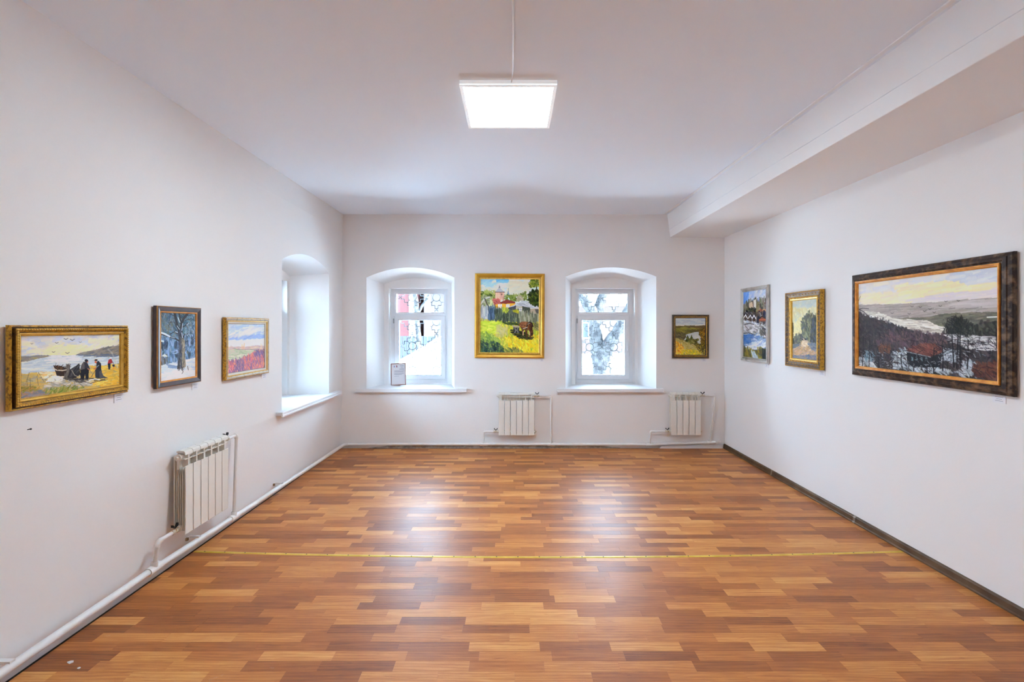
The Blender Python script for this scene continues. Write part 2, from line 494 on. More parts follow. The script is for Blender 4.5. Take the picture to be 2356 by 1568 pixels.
# rough plaster edge and leftover white board under the back wall pipe
def rough_strip(x0, x1, h, d, seed, n=60):
    rng = random.Random(seed); m_ = MB(); v = []
    for i in range(n + 1):
        x = x0 + (x1 - x0) * i / n
        e = min(1, i / 6, (n - i) / 6)
        hh = max(0.002, h * e + rng.uniform(-0.006, 0.004)); dd = d * (0.7 + 0.3 * e) + rng.uniform(-0.004, 0.004)
        v += [(x, YB, -0.004), (x, YB - dd, -0.004), (x, YB - dd, hh * 0.8), (x, YB, hh)]
    f = []
    for i in range(n):
        for k in range(4):
            f.append((i * 4 + k, i * 4 + (k + 1) % 4, i * 4 + 4 + (k + 1) % 4, i * 4 + 4 + k))
    m_.add(v, f + [(0, 1, 2, 3), (4 * n + 3, 4 * n + 2, 4 * n + 1, 4 * n)])
    return m_
base_b = tag(rough_strip(-1.95, 1.45, 0.044, 0.024, 3).build('baseboard_back', CONCRETE), kind='structure')
wb = MB(); wb.add([(1.98, YB - 0.001, 0), (2.835, YB - 0.001, 0), (2.835, YB - 0.028, 0), (1.98, YB - 0.028, 0),
                   (2.0, YB - 0.001, 0.030), (2.835, YB - 0.001, 0.050), (2.835, YB - 0.028, 0.050), (2.0, YB - 0.028, 0.030)],
                  [(0, 1, 2, 3), (7, 6, 5, 4), (0, 4, 5, 1), (1, 5, 6, 2), (2, 6, 7, 3), (3, 7, 4, 0)])
wb.build('skirting_board', WHITEPAINT, base_b)

# ----------------------------------------------------------------- windows
def make_window(n, place, hole, rz, handle_side):
    """plastic window: fixed top light over an opening sash; local u along the wall, h up, d outwards"""
    a, b, c, d = hole
    w = empty('window_%d' % n, place((a + b) / 2, c, NICHE + RECESS), rz, kind='structure')
    u0, u1, h1 = -(b - a) / 2, (b - a) / 2, d - c          # local: x along, y outwards, z up from the sill
    fw, dep = 0.062, 0.06
    tr = 0.975                                             # underside of the transom
    m_ = MB()
    m_.frame(b - a, h1, [(0, 0.0), (0, dep), (fw - 0.012, dep), (fw, dep - 0.012), (fw, 0)])
    m_.v = [(x, y + dep, z + h1 / 2) for x, y, z in m_.v]
    m_.build('window_frame', UPVC, w)
    MB().box(u0 + fw - 0.01, u1 - fw + 0.01, 0.002, dep, tr, tr + 0.05).build('transom', UPVC, w, bevel=0.004)
    MB().box(u0 + fw - 0.008, u1 - fw + 0.008, 0.026, 0.034, tr + 0.045, h1 - fw + 0.008).build('pane', GLASS, w)
    # glazing bead of the top light
    g = MB(); gw, gh = u1 - u0 - 2 * fw, h1 - fw - tr - 0.05
    g.frame(gw, gh, [(0, 0.0), (0, 0.012), (0.012, 0.006), (0.012, 0)])
    g.v = [(x, y + 0.022, z + tr + 0.05 + gh / 2) for x, y, z in g.v]
    g.build('glazing_bead', UPVC, w)
    # opening sash
    sw, sh = u1 - u0 - 2 * fw + 0.03, tr - fw + 0.03
    zc = (fw - 0.015) + sh / 2
    s_ = MB(); s_.frame(sw, sh, [(0, 0.0), (0, 0.055), (0.008, 0.062), (0.056, 0.062), (0.070, 0.048), (0.070, 0.0)])
    s_.v = [(x, y + 0.045, z + zc) for x, y, z in s_.v]
    sash = s_.build('sash', UPVC, w)
    MB().box(-sw / 2 + 0.062, sw / 2 - 0.062, 0.016, 0.024, zc - sh / 2 + 0.062, zc + sh / 2 - 0.062).build('pane', GLASS, sash)
    hs = handle_side
    hx = hs * (sw / 2 - 0.030)
    hb = MB().box(hx - 0.013, hx + 0.013, -0.027, -0.016, zc - 0.065, zc + 0.005)
    hb.box(hx - 0.008, hx + 0.008, -0.05, -0.026, zc - 0.045, zc - 0.028)
    hb.box(hx - 0.010, hx + 0.010, -0.062, -0.048, zc - 0.045, zc + 0.085)
    hb.build('handle', UPVC, sash, bevel=0.003)
    for hz in (zc + sh / 2 - 0.08, zc - sh / 2 + 0.08):
        MB().tube([(-hs * (sw / 2 + 0.006), -0.018, hz - 0.035), (-hs * (sw / 2 + 0.006), -0.018, hz + 0.035)], 0.009, 10).build('hinge', STEEL if hz > zc else UPVC, sash, smooth=True)
    return w

w1 = make_window(1, back_place, OPEN_L['hole'], 0.0, 1)
w2 = make_window(2, back_place, OPEN_R['hole'], 0.0, 1)
w3 = make_window(3, left_place, OPEN_W['hole'], R(90), 1)

def sill(win, rz, loc, u0, u1, n0, n1, proud):
    """board lying in the niche with a nosing standing proud of the wall"""
    m_ = MB()
    pts = [(u0, -proud), (u1, -proud), (u1, 0.0), (n1[0], 0.0), (n1[1], NICHE + 0.005), (n0[1], NICHE + 0.005), (n0[0], 0.0), (u0, 0.0)]
    n = len(pts)
    t, b = 0.806, 0.770
    m_.add([(u, d, t) for u, d in pts] + [(u, d, b) for u, d in pts],
           [(0, 1, 2, 7), (2, 3, 6, 7), (3, 4, 5, 6)] + [(n + 7, n + 2, n + 1, n), (n + 7, n + 6, n + 3, n + 2), (n + 6, n + 5, n + 4, n + 3)] +
           [(i, n + i, n + (i + 1) % n, (i + 1) % n) for i in range(n)])
    # rounded drip edge
    m_.box(u0, u1, -proud - 0.004, -proud + 0.018, b - 0.012, b + 0.01)
    o = m_.build('windowsill', SILLM, None, bevel=0.004)
    o.parent = win
    o.matrix_world = Matrix.Translation(loc) @ Matrix.Rotation(rz, 4, 'Z')
    o.matrix_parent_inverse = (Matrix.Translation(win.location) @ Matrix.Rotation(win.rotation_euler.z, 4, 'Z')).inverted()
    return o
sill(w1, 0, (0, YB, 0), -2.114, -0.619, (-1.985, -1.865), (-0.789, -0.885), 0.055)
sill(w2, 0, (0, YB, 0), 0.596, 2.027, (0.709, 0.848), (1.945, 1.812), 0.055)
sill(w3, R(90), (XL, 0, 0), 4.56, 6.12, (4.681, 4.801), (5.889, 5.769), 0.070)

# ----------------------------------------------------------------- steel grilles outside the windows
def lattice_path(p, e):
    d, s = 0.20 * p, 0.132 * p
    return [(-d, d), (-d, d + s), (-e, d + s), (-e, d + 2 * s), (e, d + 2 * s), (e, d + s), (d, d + s), (d, d)]
def grille(place_loc, rz, cols, rows, ph_u, ph_z, label):
    g = empty('window_grille', place_loc, rz, label, 'grille')
    p, rr, t = 0.361, 0.057, 0.0060
    ring_me = MB().ring((0, 0, 0), rr, 0.0066, 26, 6).mesh('ring', GRILLE, smooth=True)
    bar = MB()
    for q in range(4):
        ca, sa = [(1, 0), (0, 1), (-1, 0), (0, -1)][q]
        rot = lambda x, z: (x * ca - z * sa, 0.0, x * sa + z * ca)
        pts = lattice_path(p, 0.066 * p)
        for (xa, za), (xb, zb) in zip(pts[:-1], pts[1:]):
            bar.tube([rot(xa, za), rot(xb, zb)], t, 6)
        k = rr * 0.7071
        bar.tube([rot(k, k), rot(0.2 * p, 0.2 * p)], t, 6)
        bar.tube([rot(0, 0.464 * p), rot(0, p / 2)], t, 6)
    bar_me = bar.mesh('lattice_bar', GRILLE)
    for j in range(rows):
        for i in range(cols):
            for nm, me in (('ring', ring_me), ('lattice_bar', bar_me)):
                o = bpy.data.objects.new(nm, me); COL.objects.link(o); o.parent = g; o.location = (ph_u + i * p, 0, ph_z + j * p)
    u0, u1, z0, z1 = ph_u - p / 2, ph_u + (cols - 0.5) * p, ph_z - p / 2, ph_z + (rows - 0.5) * p
    for pts in ([(u0, 0, z0), (u1, 0, z0)], [(u0, 0, z1), (u1, 0, z1)], [(u0, 0, z0), (u0, 0, z1)], [(u1, 0, z0), (u1, 0, z1)]):
        MB().tube(pts, 0.008, 6).build('border_bar', GRILLE, g)
    return g
GY = YB + OUTER + 0.05
grille((-1.37, GY, 0), 0, 4, 6, -0.491, 0.632, 'steel window grille of rings and stepped bars outside the window with the framed document')
grille((1.335, GY, 0), 0, 4, 6, -0.551, 0.613, 'steel window grille of rings and stepped bars in front of the forked tree')

# ----------------------------------------------------------------- paintings: a small brush engine
class Canvas:
    """paints into an array; sketch coordinates are given in the units of a pencil sketch whose four canvas corners are `quad`"""
    def __init__(s, w, h, quad, seed, base=(200, 200, 200)):
        s.w, s.h = w, h
        s.img = np.empty((h, w, 3)); s.img[:] = np.array(base, float)
        s.rng = np.random.RandomState(seed)
        s.yy, s.xx = np.mgrid[0:h, 0:w].astype(float)
        dst = [(0, 0), (w, 0), (w, h), (0, h)]
        A = []; B = []
        for (x, y), (u, v) in zip(quad, dst):
            A.append([x, y, 1, 0, 0, 0, -u * x, -u * y]); B.append(u)
            A.append([0, 0, 0, x, y, 1, -v * x, -v * y]); B.append(v)
        s.Hm = np.append(np.linalg.solve(np.array(A, float), np.array(B, float)), 1).reshape(3, 3)
        s.quad = quad
        s.unit = w / (np.hypot(quad[1][0] - quad[0][0], quad[1][1] - quad[0][1]) + 1e-9)
        s.unitv = h / abs((quad[3][1] + quad[2][1] - quad[0][1] - quad[1][1]) / 2)
        s.n1 = s._fbm(10); s.n2 = s._fbm(10)
    def _fbm(s, cell):
        out = np.zeros((s.h, s.w)); amp = 1.0
        for k in range(4):
            gw, gh = max(2, int(s.w / cell) + 2), max(2, int(s.h / cell) + 2)
            g = s.rng.rand(gh, gw)
            fx, fy = s.xx / s.w * (gw - 1.001), s.yy / s.h * (gh - 1.001)
            ix, iy = fx.astype(int), fy.astype(int); tx, ty = fx - ix, fy - iy
            ix2, iy2 = np.minimum(ix + 1, gw - 1), np.minimum(iy + 1, gh - 1)
            out += amp * ((g[iy, ix] * (1 - tx) + g[iy, ix2] * tx) * (1 - ty) + (g[iy2, ix] * (1 - tx) + g[iy2, ix2] * tx) * ty - 0.5)
            amp *= 0.55; cell = max(1.5, cell / 2)
        return out
    def T(s, p):
        q = s.Hm @ np.array([p[0], p[1], 1.0])
        return q[0] / q[2], q[1] / q[2]
    def mask(s, pts, rough=0.0):
        P = [s.T(p) for p in pts]
        X, Y = s.xx + s.n1 * rough, s.yy + s.n2 * rough
        m = np.zeros((s.h, s.w), bool)
        for (x1, y1), (x2, y2) in zip(P, P[1:] + P[:1]):
            if y1 == y2: continue
            m ^= ((Y < y1) != (Y < y2)) & (X < (x2 - x1) * (Y - y1) / (y2 - y1) + x1)
        return m
    def fill(s, pts, col, rough=3.0, alpha=1.0):
        m = s.mask(pts, rough)
        s.img[m] = s.img[m] * (1 - alpha) + np.array(col, float) * alpha
    def cap(s, x0, y0, x1, y1, r, col, alpha=1.0):
        a, b = int(max(0, min(x0, x1) - r - 1)), int(min(s.w, max(x0, x1) + r + 2))
        c, d = int(max(0, min(y0, y1) - r - 1)), int(min(s.h, max(y0, y1) + r + 2))
        if a >= b or c >= d: return
        X, Y = s.xx[c:d, a:b], s.yy[c:d, a:b]
        dx, dy = x1 - x0, y1 - y0
        L = dx * dx + dy * dy
        t = np.clip(((X - x0) * dx + (Y - y0) * dy) / L, 0, 1) if L > 1e-6 else 0.0
        dist = np.hypot(X - x0 - t * dx, Y - y0 - t * dy)
        k = (np.clip(r + 0.5 - dist, 0, 1) * alpha)[..., None]
        s.img[c:d, a:b] = s.img[c:d, a:b] * (1 - k) + np.array(col, float) * k
    def line(s, pts, width, col, alpha=1.0, width2=None):
        P = [s.T(p) for p in pts]; n = len(P) - 1
        for i in range(n):
            wv = width if width2 is None else width + (width2 - width) * i / max(1, n)
            s.cap(*P[i], *P[i + 1], max(0.35, wv * s.unit / 2), col, alpha)
    def blob(s, x, y, rx, ry, col, alpha=1.0, rough=2.0):
        s.fill([(x + rx * math.cos(a), y + ry * math.sin(a)) for a in np.linspace(0, 2 * math.pi, 20, endpoint=False)], col, rough, alpha)
    def dabs(s, pts, n, length, width, ang, cols, jit=12, alpha=0.75, spread=25, rough=3.0):
        m = s.mask(pts, rough)
        ys, xs = np.nonzero(m)
        if len(xs) == 0: return
        for i in s.rng.randint(0, len(xs), n):
            a = math.radians(ang + s.rng.uniform(-spread, spread))
            l = length * s.unit * s.rng.uniform(0.4, 1.1) / 2
            c = np.array(cols[s.rng.randint(len(cols))], float) + s.rng.uniform(-jit, jit) + s.rng.uniform(-jit, jit, 3) * 0.4
            x, y = xs[i], ys[i]
            s.cap(x - math.cos(a) * l, y - math.sin(a) * l, x + math.cos(a) * l, y + math.sin(a) * l, max(0.4, width * s.unit * s.rng.uniform(0.5, 1.1) / 2), c, alpha)
    def bird(s, x, y, r, col=(60, 60, 66)):
        s.line([(x - r, y - r * 0.5), (x, y), (x + r, y - r * 0.6)], r * 0.28, col, 0.9)
    def colours(s):
        c = np.clip((s.img / 255.0 - 0.5) * 1.14 + 0.515, 0.012, 0.985)
        lin = np.where(c <= 0.04045, c / 12.92, ((c + 0.055) / 1.055) ** 2.4)
        return np.minimum(lin * 1.18, 0.92)

def canvas_object(cv, cw, ch, parent, y, name='canvas'):
    """the painted canvas: a fine grid, one colour for each point of paint, with a little relief"""
    W, H = cv.w, cv.h
    xs = np.linspace(-cw / 2, cw / 2, W); zs = np.linspace(ch / 2, -ch / 2, H)
    X, Z = np.meshgrid(xs, zs)
    lum = cv.img.mean(axis=2)
    Y = y - 0.0006 * np.clip((lum - lum.mean()) / 80, -1, 1)
    co = np.stack([X, Y, Z], axis=2).reshape(-1, 3)
    idx = np.arange(W * H).reshape(H, W)
    q = np.stack([idx[:-1, :-1], idx[1:, :-1], idx[1:, 1:], idx[:-1, 1:]], axis=2).reshape(-1, 4)
    me = bpy.data.meshes.new(name)
    me.vertices.add(len(co)); me.vertices.foreach_set('co', co.ravel())
    me.loops.add(q.size); me.loops.foreach_set('vertex_index', q.ravel())
    me.polygons.add(len(q)); me.polygons.foreach_set('loop_start', np.arange(0, q.size, 4))
    me.polygons.foreach_set('use_smooth', np.ones(len(q), bool))
    me.update(calc_edges=True)
    at = me.color_attributes.new('paint', 'FLOAT_COLOR', 'POINT')
    rgba = np.ones((W * H, 4)); rgba[:, :3] = cv.colours().reshape(-1, 3)
    at.data.foreach_set('color', rgba.ravel())
    me.materials.append(CANVASM)
    o = bpy.data.objects.new(name, me); COL.objects.link(o); o.parent = parent
    return o
CANVASM = canvas_mat('oil_paint')

# --- fishermen on a shore
def paint_fishermen():
    Q = [(275, 420), (1680, 408), (1672, 1110), (275, 1305)]
    c = Canvas(330, 176, Q, 1, (200, 202, 204))
    sky = [(275, 400), (1690, 400), (1680, 700), (275, 720)]
    c.dabs(sky, 500, 160, 45, -8, [(190, 196, 205), (212, 208, 194), (204, 209, 216), (222, 212, 184), (182, 188, 206), (205, 200, 190)], 6, 0.55)
    c.dabs([(700, 560), (1150, 560), (1300, 640), (1000, 700), (600, 690)], 120, 140, 30, -12, [(235, 214, 166), (228, 214, 180)], 6, 0.5)
    c.dabs([(1250, 500), (1680, 440), (1680, 560), (1300, 620)], 60, 130, 30, -20, [(236, 222, 182), (226, 212, 190)], 6, 0.5)
    water = [(275, 700), (1680, 690), (1680, 860), (1200, 880), (800, 960), (275, 1000)]
    c.fill(water, (188, 198, 204), 2)
    c.dabs(water, 400, 130, 14, 0, [(176, 188, 198), (204, 212, 214), (164, 178, 192), (214, 214, 206), (190, 198, 200)], 6, 0.6, 6)
    c.dabs([(700, 690), (1060, 690), (1150, 780), (700, 800)], 80, 120, 12, 0, [(226, 226, 220), (214, 216, 214)], 5, 0.7, 5)
    c.fill([(275, 715), (560, 696), (720, 702), (560, 740), (400, 775), (275, 795)], (138, 136, 132), 4)
    c.dabs([(275, 720), (560, 705), (690, 705), (520, 745), (275, 790)], 60, 90, 16, -4, [(120, 120, 124), (168, 152, 106), (146, 140, 128)], 8, 0.7, 8)
    hill = [(1060, 690), (1180, 655), (1330, 630), (1490, 583), (1690, 572), (1690, 700), (1420, 718), (1180, 706)]
    c.fill(hill, (128, 124, 122), 3)
    c.dabs(hill, 160, 90, 16, -14, [(112, 110, 112), (146, 136, 120), (130, 128, 118), (158, 146, 126), (104, 104, 112)], 7, 0.6, 14)
    c.dabs([(1080, 690), (1690, 690), (1690, 722), (1150, 712)], 40, 120, 10, 0, [(92, 106, 132), (110, 116, 128)], 6, 0.8, 4)
    ground = [(275, 960), (560, 925), (800, 985), (1120, 900), (1250, 845), (1450, 850), (1690, 815), (1690, 1140), (275, 1320)]
    c.fill(ground, (186, 160, 96), 5)
    c.dabs(ground, 420, 100, 20, 8, [(198, 164, 82), (176, 152, 100), (150, 142, 120), (206, 172, 92), (166, 158, 138)], 10, 0.65, 25)
    c.dabs([(1250, 860), (1690, 830), (1690, 1120), (1300, 1130)], 200, 90, 22, 6, [(226, 184, 78), (216, 168, 62), (232, 198, 104), (196, 160, 72)], 8, 0.7, 20)
    c.dabs([(700, 1030), (1300, 1040), (1250, 1130), (620, 1180)], 160, 90, 18, 10, [(184, 180, 172), (160, 156, 148), (202, 198, 188), (140, 138, 134)], 8, 0.6, 25)
    c.dabs([(275, 1190), (640, 1190), (700, 1260), (275, 1320)], 160, 90, 24, 4, [(112, 118, 132), (150, 132, 128), (128, 128, 136), (176, 128, 96)], 10, 0.7, 25)
    c.dabs([(300, 1110), (560, 1140), (520, 1190), (275, 1190)], 60, 70, 16, -10, [(120, 124, 56), (176, 130, 66), (140, 130, 80)], 10, 0.7, 30)
    c.dabs([(620, 1170), (1000, 1120), (1180, 1150), (700, 1250)], 120, 50, 14, -50, [(108, 126, 52), (136, 146, 66), (92, 108, 50), (150, 132, 70)], 10, 0.75, 40)
    # boat, net and shelter
    c.dabs([(540, 930), (790, 930), (900, 1010), (640, 1030)], 90, 70, 18, 4, [(222, 206, 170), (206, 186, 140), (236, 226, 200), (226, 190, 120)], 8, 0.8, 20)
    c.dabs([(640, 990), (900, 990), (880, 1060), (640, 1050)], 50, 50, 14, 0, [(240, 236, 224), (226, 218, 198)], 6, 0.9, 40)
    c.fill([(748, 838), (820, 832), (900, 858), (965, 872), (940, 985), (800, 985), (775, 900)], (58, 48, 44), 2)
    c.dabs([(770, 850), (900, 860), (890, 905), (800, 900)], 30, 50, 8, 30, [(120, 84, 54), (90, 66, 48), (60, 48, 44)], 8, 0.8, 50)
    c.line([(748, 875), (800, 902), (880, 908), (955, 895)], 14, (196, 186, 168))
    c.line([(810, 900), (888, 828)], 8, (40, 34, 32)); c.line([(850, 858), (1000, 856)], 6, (56, 48, 46))
    c.line([(790, 800), (782, 850)], 5, (110, 110, 108)); c.line([(830, 790), (826, 845)], 6, (196, 196, 190))
    c.fill([(932, 812), (985, 835), (1005, 1000), (940, 1040), (882, 1022), (945, 930)], (84, 80, 76), 3)
    c.dabs([(935, 830), (985, 840), (1000, 1000), (890, 1025)], 50, 70, 8, -75, [(110, 106, 100), (66, 62, 60), (132, 126, 116)], 8, 0.8, 20)
    c.fill([(985, 895), (1118, 812), (1128, 965), (1060, 1020), (955, 1012)], (48, 46, 50), 2)
    c.dabs([(1000, 890), (1115, 820), (1120, 960), (980, 1000)], 40, 60, 10, -45, [(70, 66, 72), (40, 38, 42), (88, 84, 84)], 6, 0.8, 25)
    c.line([(1010, 905), (1050, 975), (1110, 1000)], 10, (150, 140, 124))
    c.dabs([(920, 1015), (1500, 1010), (1480, 1045), (1200, 1100), (1000, 1050)], 50, 80, 12, 2, [(56, 52, 56), (76, 72, 70), (44, 42, 50)], 8, 0.7, 15)
    # first man, seated and bent
    c.fill([(1128, 905), (1138, 840), (1175, 788), (1225, 792), (1232, 850), (1212, 905), (1180, 930)], (92, 84, 84), 1.5)
    c.fill([(1182, 800), (1225, 800), (1262, 885), (1245, 915), (1190, 890)], (54, 52, 60), 1.5)
    c.fill([(1130, 905), (1215, 880), (1252, 895), (1240, 1032), (1200, 1030), (1196, 960), (1176, 1035), (1130, 1025)], (36, 34, 42), 1.5)
    c.blob(1216, 774, 26, 22, (42, 40, 50)); c.blob(1232, 792, 10, 10, (170, 110, 86))
    c.line([(1235, 885), (1262, 905)], 14, (176, 112, 90))
    # second man
    c.fill([(1350, 800), (1385, 776), (1418, 810), (1424, 905), (1345, 905), (1352, 850)], (46, 46, 54), 1.5)
    c.blob(1350, 768, 24, 16, (74, 62, 56)); c.blob(1344, 794, 17, 15, (196, 116, 84))
    c.fill([(1340, 895), (1425, 895), (1438, 1000), (1400, 1018), (1336, 1012)], (52, 54, 64), 1.5)
    c.line([(1385, 840), (1345, 875)], 14, (120, 128, 140)); c.line([(1322, 890), (1348, 880)], 16, (188, 100, 76))
    c.fill([(1395, 930), (1420, 905), (1445, 985), (1515, 1020), (1400, 1025)], (84, 82, 86), 2)
    c.line([(1255, 900), (1300, 960), (1268, 1005)], 5, (120, 112, 104)); c.line([(1340, 905), (1285, 1000)], 6, (64, 62, 64))
    c.line([(1250, 1048), (1330, 1028), (1400, 1040)], 13, (232, 228, 222))
    # third figure by the fire
    c.fill([(1508, 812), (1522, 764), (1560, 750), (1580, 790), (1568, 815)], (156, 54, 56), 1)
    c.fill([(1510, 812), (1552, 812), (1545, 895), (1520, 900)], (36, 38, 52), 1)
    c.blob(1553, 739, 17, 14, (236, 230, 224)); c.line([(1570, 785), (1590, 815)], 9, (120, 50, 50))
    c.blob(1593, 847, 17, 17, (42, 46, 66)); c.line([(1595, 865), (1590, 885)], 9, (220, 96, 50))
    c.line([(1640, 880), (1610, 760), (1570, 670), (1520, 620)], 26, (190, 186, 178), 0.4)
    c.line([(1650, 870), (1622, 770)], 12, (226, 220, 206), 0.5)
    for pts in ([(370, 1080), (415, 930)], [(430, 1160), (425, 1010)], [(385, 1120), (395, 1060)], [(520, 1000), (545, 930)], [(540, 1110), (528, 1010)],
                [(545, 935), (620, 1060)], [(1040, 1060), (1070, 1160)], [(1085, 1055), (1180, 1150)], [(1000, 1060), (900, 1120)], [(640, 1030), (730, 970)]):
        c.line(pts, 5, (84, 76, 66), 0.75)
    for x, y, r in ((450, 535, 16), (800, 528, 22), (930, 476, 28), (1020, 490, 30), (755, 655, 20), (950, 672, 26), (1130, 520, 18), (1228, 692, 12)):
        c.bird(x, y, r, (88, 90, 96))
    return c

# --- winter tree in front of a blue house
def paint_winter_tree():
    Q = [(270, 245), (878, 275), (872, 1350), (270, 1415)]
    c = Canvas(190, 296, Q, 2, (86, 108, 124))
    allp = [(260, 230), (890, 260), (890, 1150), (260, 1180)]
    c.dabs(allp, 700, 90, 22, 70, [(70, 94, 108), (94, 116, 122), (62, 82, 98), (96, 128, 152), (112, 110, 98), (128, 146, 160)], 12, 0.7, 50)
    house = [(270, 640), (460, 700), (880, 640), (880, 1120), (270, 1130)]
    c.dabs(house, 420, 80, 24, 88, [(122, 152, 186), (102, 132, 166), (140, 166, 198), (84, 112, 146), (150, 170, 194)], 10, 0.75, 20)
    for x0, x1, y0, y1 in ((290, 330, 760, 860), (350, 400, 740, 850), (515, 560, 760, 850), (520, 585, 915, 1000), (740, 790, 940, 1010), (700, 750, 660, 850), (800, 840, 690, 800)):
        c.dabs([(x0, y0), (x1, y0), (x1, y1), (x0, y1)], 22, 60, 14, 88, [(58, 74, 92), (70, 88, 104), (48, 60, 74)], 8, 0.8, 15)
    c.dabs([(300, 980), (390, 980), (390, 1100), (300, 1100)], 30, 60, 16, 85, [(96, 92, 84), (74, 78, 80), (120, 128, 134)], 8, 0.8, 20)
    c.fill([(296, 985), (340, 950), (400, 985), (385, 1000)], (206, 216, 208), 2)
    c.dabs([(480, 900), (700, 900), (700, 960), (480, 960)], 20, 60, 14, 0, [(176, 194, 218), (150, 172, 204)], 6, 0.7, 10)
    snow = [(260, 1150), (420, 1120), (480, 1090), (560, 1130), (700, 1060), (890, 1030), (890, 1380), (260, 1430)]
    c.fill(snow, (200, 210, 220), 5)
    c.dabs(snow, 360, 110, 24, -3, [(206, 214, 222), (222, 226, 226), (190, 202, 216), (214, 216, 212), (176, 192, 212)], 7, 0.6, 14)
    c.dabs([(430, 1140), (570, 1160), (560, 1200), (430, 1180)], 30, 80, 16, 10, [(120, 142, 172), (140, 160, 186)], 6, 0.7, 10)
    c.dabs([(270, 1290), (870, 1230), (870, 1360), (270, 1420)], 120, 110, 24, -4, [(218, 218, 212), (228, 226, 220), (206, 210, 212)], 5, 0.6, 10)
    dk, br = (58, 60, 64), (152, 142, 122)
    for pts, w in (([(520, 270), (545, 380), (565, 480), (605, 580)], 42), ([(735, 278), (670, 360), (640, 440), (615, 580)], 40), ([(595, 265), (610, 350), (620, 430)], 24),
                   ([(745, 432), (700, 480), (650, 500)], 16), ([(640, 350), (600, 300)], 10), ([(285, 605), (400, 650), (520, 690), (600, 740)], 22),
                   ([(660, 690), (690, 625), (740, 620), (765, 665)], 14), ([(420, 470), (450, 410), (520, 420), (545, 500)], 10), ([(440, 620), (520, 575), (590, 640)], 12),
                   ([(680, 320), (800, 300)], 8), ([(500, 300), (430, 270)], 8), ([(690, 390), (800, 360)], 8)):
        c.line(pts, w, dk)
    c.fill([(575, 560), (650, 555), (672, 680), (690, 760), (690, 930), (705, 1180), (640, 1200), (555, 1215), (590, 1000), (590, 760)], dk, 2)
    c.fill([(640, 690), (688, 730), (690, 930), (708, 1180), (650, 1185), (640, 960), (610, 760)], br, 4)
    c.dabs([(600, 680), (690, 720), (700, 1180), (600, 1190)], 120, 70, 10, 86, [(176, 166, 146), (132, 122, 106), (96, 92, 88), (150, 140, 120), (70, 70, 74)], 10, 0.75, 14)
    c.dabs([(575, 560), (640, 560), (640, 1180), (565, 1200)], 80, 80, 12, 88, [(48, 50, 56), (70, 74, 84), (84, 96, 116)], 6, 0.7, 10)
    for x in (575, 600, 640, 660, 735):
        c.line([(x, 1170), (x + c.rng.randint(-15, 15), 1235)], 10, (78, 70, 64))
    c.line([(640, 1225), (660, 1262), (640, 1290)], 9, (96, 90, 90))
    wh = (206, 218, 228)
    for pts, w in (([(283, 588), (350, 612), (430, 655)], 26), ([(275, 725), (330, 738)], 22), ([(575, 340), (600, 400), (610, 420)], 12), ([(560, 480), (600, 540)], 10),
                   ([(655, 440), (640, 560)], 10), ([(640, 600), (650, 680)], 14), ([(530, 580), (570, 590)], 10), ([(720, 470), (760, 430)], 7), ([(420, 655), (520, 685)], 7)):
        c.line(pts, w, wh, 0.9)
    c.dabs([(690, 450), (860, 400), (860, 720), (690, 720)], 90, 40, 7, 50, [(166, 186, 200), (140, 164, 186), (190, 204, 214)], 10, 0.6, 70)
    c.dabs([(300, 380), (520, 360), (520, 560), (300, 560)], 70, 50, 8, 120, [(130, 134, 126), (150, 156, 156), (90, 100, 100)], 10, 0.5, 60)
    return c

